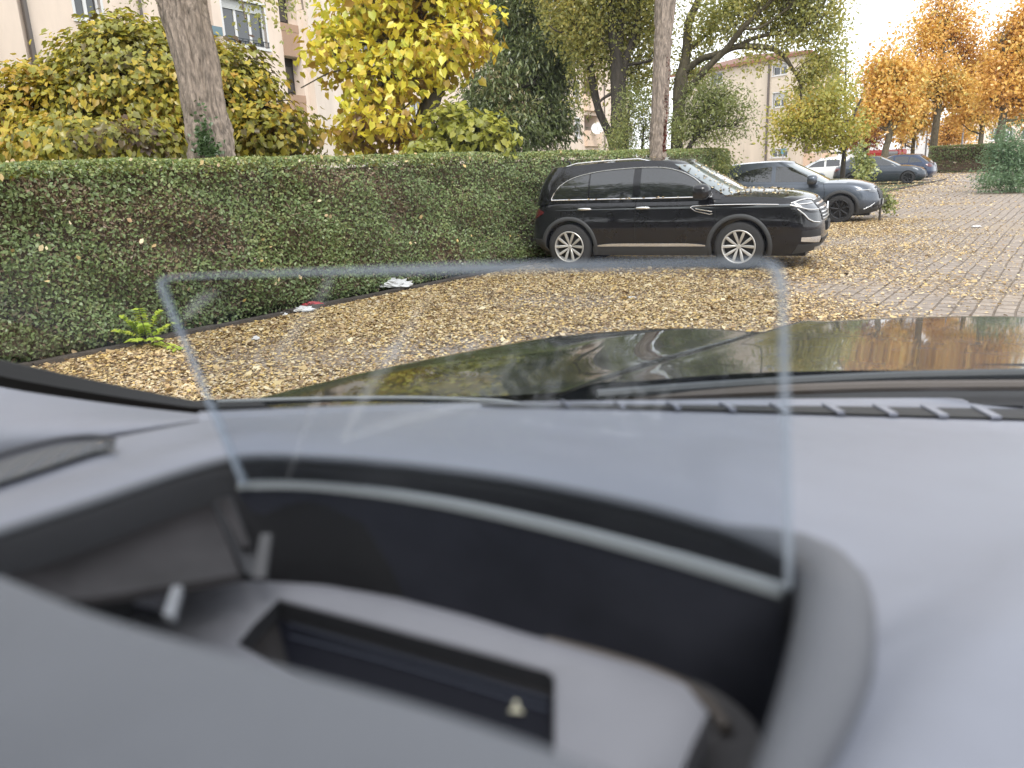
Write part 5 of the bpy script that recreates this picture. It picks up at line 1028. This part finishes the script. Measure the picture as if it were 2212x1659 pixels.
# defroster slots
vt = [(1040, 878.5), (1250, 879), (1450, 880), (1650, 881.5), (1850, 883), (2050, 885.5), (2250, 888), (2500, 891)]; vb = [(1040, 880.5), (1250, 884), (1450, 889), (1650, 894.5), (1850, 900), (2050, 905.5), (2250, 911), (2500, 918)]
a, b = interp(vt, 40), interp(vb, 40); up = np.array([0, 0, .0035])
vent = MB().grid([[tuple(onz(p[0], p[1], zd)+up) for p in a], [tuple(onz(p[0], p[1], zd)+up) for p in b]]).build('defroster_vent', M_SEAL, dash, local=False)
for k, x in enumerate((1215, 1330, 1445, 1560, 1670, 1785, 1895, 2000, 2110, 2225, 2340)):
    w_ = 8+(x-1200)*.022; y0, y1 = sm(x, vt), sm(x, vb); q = [onz(px, py, zd)+up*1.9 for px, py in ((x-w_*.5, y0-2), (x+w_*.25, y0-2), (x+w_*1.9, y1+2), (x+w_*1.1, y1+2))]; q2 = [p-np.array([0, 0, .004]) for p in q]
    MB().add([tuple(p) for p in q+q2], [(0, 1, 2, 3), (0, 4, 5, 1), (1, 5, 6, 2), (2, 6, 7, 3), (3, 7, 4, 0)]).build('rib', M_DASH, vent, local=False)
# speaker grille at the left end
gm, nt_, go = newmat('speaker_grille_mesh'); b_ = N(nt_, 'ShaderNodeBsdfPrincipled', Roughness=.5); b_.inputs['Base Color'].default_value = (.075, .08, .09, 1); tc_ = N(nt_, 'ShaderNodeTexCoord'); wv = N(nt_, 'ShaderNodeTexWave', Scale=42.0); wv.bands_direction = 'DIAGONAL'; bp_ = N(nt_, 'ShaderNodeBump', Strength=.9, Distance=.004)
nt_.links.new(tc_.outputs['Object'], wv.inputs['Vector']); nt_.links.new(wv.outputs['Fac'], bp_.inputs['Height']); nt_.links.new(bp_.outputs[0], b_.inputs['Normal']); nt_.links.new(b_.outputs[0], go.inputs[0])
ga = interp([(-150, 1065), (0, 1008), (80, 984), (150, 970), (215, 966), (250, 976)], 30); gb2 = interp([(-150, 1110), (0, 1056), (80, 1030), (150, 1006), (215, 986), (252, 982)], 30)
sp_ = MB().grid([[tuple(onz(p[0]+(q[0]-p[0])*u, p[1]+(q[1]-p[1])*u, zd)+np.array([0, 0, .004+.004*math.sin(u*3.14)])) for p, q in zip(ga, gb2)] for u in np.linspace(0, 1, 8)]).build('speaker_grille', gm, dash, True, local=False)
MB().tube([onz(p[0], p[1], zd)+np.array([0, 0, .008]) for p in ga], .0018, 6).build('grille_edge', M_INBLK, sp_, True, local=False)
# head-up display housing: lip, dark front wall, end bracket
S_ = interp([(512, 1049), (600, 1047), (690, 1051), (850, 1070), (1000, 1096), (1150, 1129), (1300, 1166), (1500, 1221), (1690, 1279)], 40)
S3 = [onz(p[0], p[1], lambda X, Y: 1.462) for p in S_]
lp = MB(); fr_ = []
for i in range(40):
    a, b = S3[max(0, i-1)], S3[min(39, i+1)]; t = (b-a)/np.linalg.norm(b-a); n = np.array([-t[1], t[0], 0]); n = n if n @ (S3[i]-EYE) > 0 else -n; fr_.append(n)
hud = MB().grid([[tuple(S3[i]+fr_[i]*o+np.array([0, 0, dz])) for i in range(40)] for o, dz in ((-.001, -.003), (0, .0005), (.002, .0022), (.005, .0018), (.0065, -.002))]).build('display_lip', M_CUT, own, True, 60, local=False)
MB().grid([[tuple(S3[i]+fr_[i]*o+np.array([0, 0, dz])) for i in range(40)] for o, dz in ((.0005, -.003), (.003, -.02), (.008, -.055), (.012, -.09))]).build('housing_wall', pbr('blue_black_plastic', (.045, .048, .065), .5, var=.3, vscale=9), hud, True, local=False)
# clear screen
G0, G1 = onz(527, 1048, lambda X, Y: 1.468), onz(1702, 1272, lambda X, Y: 1.468); gd = (G1-G0)/np.linalg.norm(G1-G0); gn = np.array([-gd[1], gd[0], 0]); gn /= np.linalg.norm(gn); gn = gn if gn @ (G0-EYE) > 0 else -gn
gu = np.array([0, 0, 1.0])+gn*.22; gnn = np.cross(gd, gu); gnn /= np.linalg.norm(gnn)
if gnn @ (G0-EYE) < 0: gnn = -gnn
def onplane(x, y): r = ray(x, y); return EYE+r*(((G0-EYE) @ gnn)/(r @ gnn))
gpx = [(522, 1046), (480, 945), (440, 850), (400, 752), (365, 672), (346, 626), (343, 611), (350, 602), (368, 598)]+[(x, 598-33*((x-368)/(1640-368))**.85-3*math.sin((x-368)/(1272)*3.14)) for x in np.linspace(400, 1640, 24)]+[(1662, 568), (1678, 578), (1686, 596), (1689, 640), (1692, 800), (1696, 950), (1699, 1100), (1702, 1272)]
gpx += [(x, sm(x, [(p[0], p[1]) for p in S_])-1) for x in np.linspace(1690, 540, 26)]
gf = [onplane(x, y) for x, y in gpx]; gbk = [p+gnn*.0032 for p in gf]; m_ = len(gf)
M_HUD = glassmat('clear_screen_glass', (.91, .925, .94), 1.45, 0.04, .55)
scr = MB().add([tuple(p) for p in gf]+[tuple(p) for p in gbk], [tuple(range(m_)), tuple(range(2*m_-1, m_-1, -1))]).build('display_screen', M_HUD, hud, local=False)
em, en, eo = newmat('polished_glass_edge'); t1 = N(en, 'ShaderNodeBsdfTransparent'); t1.inputs[0].default_value = (.86, .9, .95, 1); p1 = N(en, 'ShaderNodeBsdfPrincipled', Roughness=.25); p1.inputs['Base Color'].default_value = (.42, .47, .54, 1); x1 = N(en, 'ShaderNodeMixShader'); x1.inputs[0].default_value = .5
en.links.new(t1.outputs[0], x1.inputs[1]); en.links.new(p1.outputs[0], x1.inputs[2]); en.links.new(x1.outputs[0], eo.inputs[0])
ne = 9+24+8
def ew(i): return .45 if (i < 5 or i > 35) else 1.0
cen = sum(gf)/m_
def inn(p, k): v = cen-p; v = v-gnn*(v @ gnn); return p+v/np.linalg.norm(v)*k
MB().grid([[tuple(gf[i]-gnn*.0006) for i in range(ne)], [tuple(inn(gf[i], -.0014)+gnn*.0002) for i in range(ne)], [tuple(inn(gf[i], -.0014)+gnn*.0036) for i in range(ne)], [tuple(gf[i]+gnn*.0042) for i in range(ne)]]).build('screen_edge', em, scr, True, local=False) if False else MB().grid([[tuple(inn(gf[i], .0030*ew(i))-gnn*.0008) for i in range(ne)], [tuple(inn(gf[i], -.0018)) for i in range(ne)], [tuple(inn(gf[i], -.0018)+gnn*.0037) for i in range(ne)], [tuple(inn(gf[i], .0030*ew(i))+gnn*.0045) for i in range(ne)]]).build('screen_edge', em, own, True, local=False)
# pale streaks painted on the clear screen in place of its reflections
streak_m, sn, so = newmat('reflection_streak_paint'); t2 = N(sn, 'ShaderNodeBsdfTransparent'); d2 = N(sn, 'ShaderNodeBsdfDiffuse'); d2.inputs[0].default_value = (.8, .83, .88, 1); x2 = N(sn, 'ShaderNodeMixShader')
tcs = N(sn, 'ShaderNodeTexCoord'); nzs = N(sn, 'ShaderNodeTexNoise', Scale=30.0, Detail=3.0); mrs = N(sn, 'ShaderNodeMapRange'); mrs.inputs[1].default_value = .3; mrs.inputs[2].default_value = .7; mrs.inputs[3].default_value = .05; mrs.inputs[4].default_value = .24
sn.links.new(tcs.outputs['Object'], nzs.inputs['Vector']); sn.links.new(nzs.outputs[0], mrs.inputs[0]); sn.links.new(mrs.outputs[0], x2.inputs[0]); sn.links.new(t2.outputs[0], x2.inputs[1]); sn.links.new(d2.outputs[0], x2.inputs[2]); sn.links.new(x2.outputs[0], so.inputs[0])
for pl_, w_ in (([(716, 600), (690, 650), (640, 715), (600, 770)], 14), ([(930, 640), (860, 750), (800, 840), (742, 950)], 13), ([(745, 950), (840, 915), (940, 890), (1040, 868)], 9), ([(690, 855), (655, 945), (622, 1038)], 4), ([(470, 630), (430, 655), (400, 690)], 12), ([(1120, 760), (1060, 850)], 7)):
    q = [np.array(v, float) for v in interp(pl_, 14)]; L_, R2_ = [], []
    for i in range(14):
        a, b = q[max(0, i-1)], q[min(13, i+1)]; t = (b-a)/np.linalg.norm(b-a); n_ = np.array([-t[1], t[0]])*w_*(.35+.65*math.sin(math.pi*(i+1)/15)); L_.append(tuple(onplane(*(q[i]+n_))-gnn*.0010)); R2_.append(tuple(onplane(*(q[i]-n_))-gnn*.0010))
    MB().grid([L_, R2_]).build('painted_reflection', streak_m, scr, local=False)
# bracket and small vertical tab at the left end of the housing
def slab(pts, nm, mat, zfun=None, dep=None, th=.004, parent=None, bev=0):
    P = [at(x, y, d) for x, y, d in pts]; v = [tuple(p) for p in P]; nrm_ = np.cross(P[1]-P[0], P[2]-P[0]); nrm_ /= np.linalg.norm(nrm_); nrm_ = nrm_ if nrm_ @ (P[0]-EYE) > 0 else -nrm_
    k = len(P); return MB().add(v+[tuple(p+nrm_*th) for p in P], [tuple(range(k)), tuple(range(2*k-1, k-1, -1))]+[(i, (i+1) % k, k+(i+1) % k, k+i) for i in range(k)]).build(nm, mat, parent or own, local=False)
slab([(452, 1078, .50), (500, 1068, .50), (566, 1245, .44), (532, 1240, .44)], 'end_bracket', M_INBLK, parent=hud)
slab([(470, 1082, .495), (496, 1076, .495), (540, 1180, .455), (520, 1180, .455)], 'bracket_face', M_DUST, parent=hud)
slab([(563, 1153, .445), (586, 1152, .445), (572, 1248, .425), (545, 1248, .425)], 'guide_tab', pbr('tab_grey', (.06, .06, .065), .5), parent=hud)
# dusty side plate left of the housing
slab([(-200, 1262, .40), (0, 1192, .44), (230, 1130, .475), (452, 1078, .505), (520, 1240, .43), (420, 1262, .42), (200, 1292, .40), (-200, 1330, .36)], 'side_plate', M_DUST, parent=own)
# instrument bezel with its slot
def zb(X, Y): return 1.405+.18*(Y-.22)
H_ = [(600, 1296), (700, 1322), (800, 1348), (900, 1375), (1000, 1401), (1100, 1428), (1180, 1449), (1197, 1462), (1197, 1530), (1197, 1640), (1080, 1640), (900, 1570), (700, 1480), (580, 1425), (512, 1390), (550, 1345)]
Q_ = [(560, 1255), (700, 1264), (860, 1292), (1010, 1331), (1130, 1368), (1260, 1404), (1390, 1441), (1480, 1478), (1530, 1540), (1500, 1600), (1430, 1760), (1000, 1800), (600, 1700), (350, 1560), (190, 1300), (350, 1262)]
Hn = [onz(x, y, zb) for x, y in H_]; Qn = [onz(x, y, zb) for x, y in Q_]
rows = [[tuple(h+(0, 0, -.001)) for h in Hn], [tuple(h+(q-h)*.04+np.array([0, 0, .001])) for h, q in zip(Hn, Qn)], [tuple(h+(q-h)*.5+np.array([0, 0, .002])) for h, q in zip(Hn, Qn)], [tuple(h+(q-h)*.93+np.array([0, 0, .001])) for h, q in zip(Hn, Qn)], [tuple(q) for q in Qn], [tuple(q+np.array([0, 0, -.03])) for q in Qn]]
bez = MB().grid(rows, closed=True).build('instrument_bezel', M_BEZ, own, True, 50, local=False)
zs = lambda X, Y: zb(X, Y)-.012
MB().grid([[tuple(h+(q-h)*.0+(0, 0, z_)) for h, q in zip(Hn, Qn)] for z_ in (-.0005, -.01, -.03)], closed=True).build('slot_wall', M_INBLK, bez, local=False)
slp = [(590, 1300), (800, 1355), (1000, 1408), (1196, 1462), (1196, 1700), (900, 1640), (600, 1480), (505, 1392)]
MB().add([tuple(onz(x, y, zs)) for x, y in slp], [tuple(range(8))]).build('slot_tray', pbr('slot_brown_black', (.022, .020, .021), .5), bez, local=False)
zs2 = lambda X, Y: zb(X, Y)-.009
MB().add([tuple(onz(x, y, zs2)) for x, y in [(598, 1336), (800, 1392), (1000, 1448), (1192, 1506), (1192, 1700), (900, 1640), (640, 1500)]], [tuple(range(7))]).build('slot_display', M_NAVY, bez, local=False)
zs3 = lambda X, Y: zb(X, Y)-.008
for yo in (0, 22): MB().tube([onz(p[0], p[1]+yo, zs3) for p in interp([(625, 1348+yo*.2), (800, 1398), (1000, 1456), (1185, 1512)], 8)], .0006, 5).build('light_guide', pbr('guide_blue', (.07, .08, .11), .3), bez, local=False)
wm = pbr('symbol_cream', (.42, .40, .30), .5)
sb = MB()
for poly in ([(1100, 1536), (1108, 1527), (1120, 1527), (1130, 1537), (1131, 1541), (1099, 1538)], [(1110, 1524), (1109, 1515), (1115, 1511), (1121, 1516), (1119, 1525)]):
    sb.add([tuple(onz(x, y, lambda X, Y: zb(X, Y)-.0075)) for x, y in poly], [tuple(range(len(poly)))])
sb.build('seat_belt_symbol', wm, bez, local=False)
slab([(372, 1267, .395), (392, 1264, .395), (374, 1332, .372), (352, 1328, .372)], 'white_tab', pbr('white_plastic', (.20, .21, .23), .4), parent=bez)
slab([(300, 1293, .392), (364, 1281, .392), (352, 1322, .378), (285, 1305, .385)], 'dark_recess', M_NAVY, parent=bez)
strip([(1180, 1385), (1330, 1425), (1450, 1468), (1530, 1520), (1570, 1575)], 1.40, .003, 'bezel_edge_strip', pbr('brown_grey_strip', (.11, .095, .085), .6), parent=bez)
0 and strip([(230, 1276), (330, 1256), (430, 1248), (540, 1246), (640, 1252)], 1.418, .004, 'bezel_edge_strip', pbr('brown_strip', (.07, .055, .045), .6), parent=bez)
MB().grid([[tuple(onz(x, y, lambda X, Y: z_)) for x, y in interp([(1300, 1405), (1450, 1452), (1560, 1500), (1640, 1580), (1650, 1720)], 14)] for z_ in (1.40,)]+[[tuple(onz(x, y, lambda X, Y: 1.39)) for x, y in interp([(1300, 1425), (1440, 1475), (1500, 1560), (1480, 1640), (1400, 1760)], 14)]]).build('bezel_skirt', pbr('skirt_grey', (.06, .057, .06), .6), bez, local=False)
# near cover at lower left
ct = interp([(-420, 1075), (-150, 1165), (0, 1222), (170, 1290), (340, 1342), (520, 1392), (760, 1455), (1000, 1525), (1200, 1594), (1400, 1675), (1600, 1780)], 40); cb = interp([(-900, 2500), (-500, 2600), (0, 2700), (800, 2700), (1500, 2500)], 40)
def zc(X, Y): return 1.515
C3 = [onz(p[0], p[1], zc) for p in ct]; D3 = [onz(p[0], p[1], lambda X, Y: 1.50) for p in cb]
rows = [[tuple(c+(c-d)*.02+np.array([0, 0, -.03])) for c, d in zip(C3, D3)], [tuple(c+np.array([0, 0, -.006])) for c in C3]]+[[tuple(c+(d-c)*t+np.array([0, 0, .004*math.sin(t*math.pi)-.006*math.exp(-t*45)])) for c, d in zip(C3, D3)] for t in (.02, .05, .1, .2, .35, .5, .7, .85, 1)]
MB().grid(rows).build('steering_column_cover', M_COVER, own, True, 70, local=False)
# windscreen and roof lining above the camera
wb_ = [np.array(p) for p in ((-1.55, .30, 1.40), (-1.20, .44, 1.38), (-.92, .52, 1.37), (-.72, .64, 1.365), (-.54, .78, 1.36), (-.27, .95, 1.355), (-.05, 1.06, 1.35), (.3, 1.16, 1.35), (.7, 1.12, 1.36))]
wt_ = [np.array(p) for p in ((-1.15, -.45, 2.0), (-1.05, -.36, 2.02), (-.9, -.30, 2.03), (-.75, -.26, 2.04), (-.6, -.23, 2.05), (-.4, -.21, 2.05), (-.1, -.2, 2.05), (.1, -.21, 2.05), (.35, -.28, 2.03))]
Aw, Bw = interp(wb_, 24), interp(wt_, 24)
MB().grid([[tuple(a+(b-a)*t+np.array([0, .05, .05])*math.sin(t*math.pi)) for a, b in zip(Aw, Bw)] for t in np.linspace(0, 1, 10)]).build('windscreen', glassmat('windscreen_pane', (.975, .98, .98), 1.4, 0, .5), own, True, local=False)
def band(k0, k1, nm, mat, th=.04): MB().grid([[tuple(b+np.array([0, -k, .04*k+dz])) for b in Bw] for k, dz in ((k0, 0), ((k0+k1)/2, 0), (k1, 0), (k1, th), (k0, th), (k0, 0))]).build(nm, mat, own, True, 50, local=False)
M_LIN = pbr('roof_lining', (.32, .32, .33), .9)
band(-.02, .22, 'roof_header', M_LIN); band(.23, 1.15, 'added_glass_roof', glassmat('added_roof_pane', (.95, .96, .97), 1.45, 0, 1), .006); band(1.16, 2.2, 'rear_roof', M_LIN)  # glass section of the roof is added to let skylight onto the dashboard
M_SEAT = pbr('seat_fabric', (.13, .13, .14), .85, bump=.4, bscale=60)
for xc in (-.98, -.15):      # front seats behind the camera
    b = MB()
    for z0, hw_, dp in ((.75, .27, .13), (1.0, .28, .12), (1.25, .27, .11), (1.42, .24, .10), (1.5, .18, .08)):
        pass
    b.grid([[(xc+hw_*math.copysign(abs(math.cos(a))**.5, math.cos(a)), -.62-(z0-.75)*.28+dp*math.copysign(abs(math.sin(a))**.6, math.sin(a)), z0) for a in (2*math.pi*k/24 for k in range(24))] for z0, hw_, dp in ((.72, .2, .05), (.75, .27, .13), (1.0, .28, .12), (1.25, .27, .11), (1.42, .24, .10), (1.5, .16, .06), (1.51, .05, .02))], closed=True)
    st = b.build('seat', M_SEAT, own, True, local=False)
    MB().grid([[(xc+hw_*math.copysign(abs(math.cos(a))**.6, math.cos(a)), -.86+dp*math.copysign(abs(math.sin(a))**.7, math.sin(a)), z0) for a in (2*math.pi*k/20 for k in range(20))] for z0, hw_, dp in ((1.56, .06, .03), (1.58, .12, .06), (1.68, .13, .06), (1.74, .10, .04), (1.75, .03, .01))], closed=True).build('headrest', M_SEAT, st, True, local=False)
MB().box(-1.5, .35, -2.1, -2.04, .6, 1.45).build('rear_bulkhead', M_SEAT, own, local=False)
for xs_ in (-1.52, .62):
    MB().grid([[(xs_*.98, y, 1.31), (xs_*.96, y, 1.65), (-.4+(xs_+.4)*.70, y, 2.04+.03*(-y))] for y in (-.55, -1.2, -2.1)]).build('reflection_block_panel', M_SEAT, own, True, local=False)  # closed panels added out of view to block reflections in the clear screen
    MB().box(xs_-.03, xs_+.03, -2.05, .2, .5, 1.32).build('door_card', M_SEAT, own, local=False)
    MB().tube([(xs_, -.75, 1.3), (xs_*.97+.01, -.72, 1.7), (-.4+(xs_+.4)*.72, -.68, 2.03)], .045, 8).build('door_pillar', M_LIN, own, True, local=False)
# passenger side of the dashboard and the cabin floor
def pdx(X, Y): return zd(X, Y)-.010-.02*max(0, X-.35)
rows = []
for X in np.linspace(-.03, .60, 16):
    yb = float(np.interp(X, [-.05, .3, .6], [.98, 1.10, 1.06])); yn = .17+.05*max(0, X); r = [(X, yb, pdx(X, yb)-.08)]
    r += [(X, yb+(yn-yb)*t, pdx(X, yb+(yn-yb)*t)-.03*max(0, t-.85)/.15*max(0, t-.85)/.15) for t in np.linspace(0, 1, 14)]
    z = r[-1][2]; r += [(X, yn-.02, z-.03), (X, yn-.01, z-.12), (X, yn+.05, z-.30), (X, yn+.16, z-.52)]; rows.append(r)
MB().grid(rows).build('passenger_dash', M_DASH, own, True, 60, local=False)
MB().box(-1.48, .60, -2.0, 1.0, .40, .44).build('cabin_floor', M_SEAT, own, local=False)
MB().box(-1.40, .58, .62, .70, .44, 1.22).build('bulkhead', M_SEAL, own, local=False)
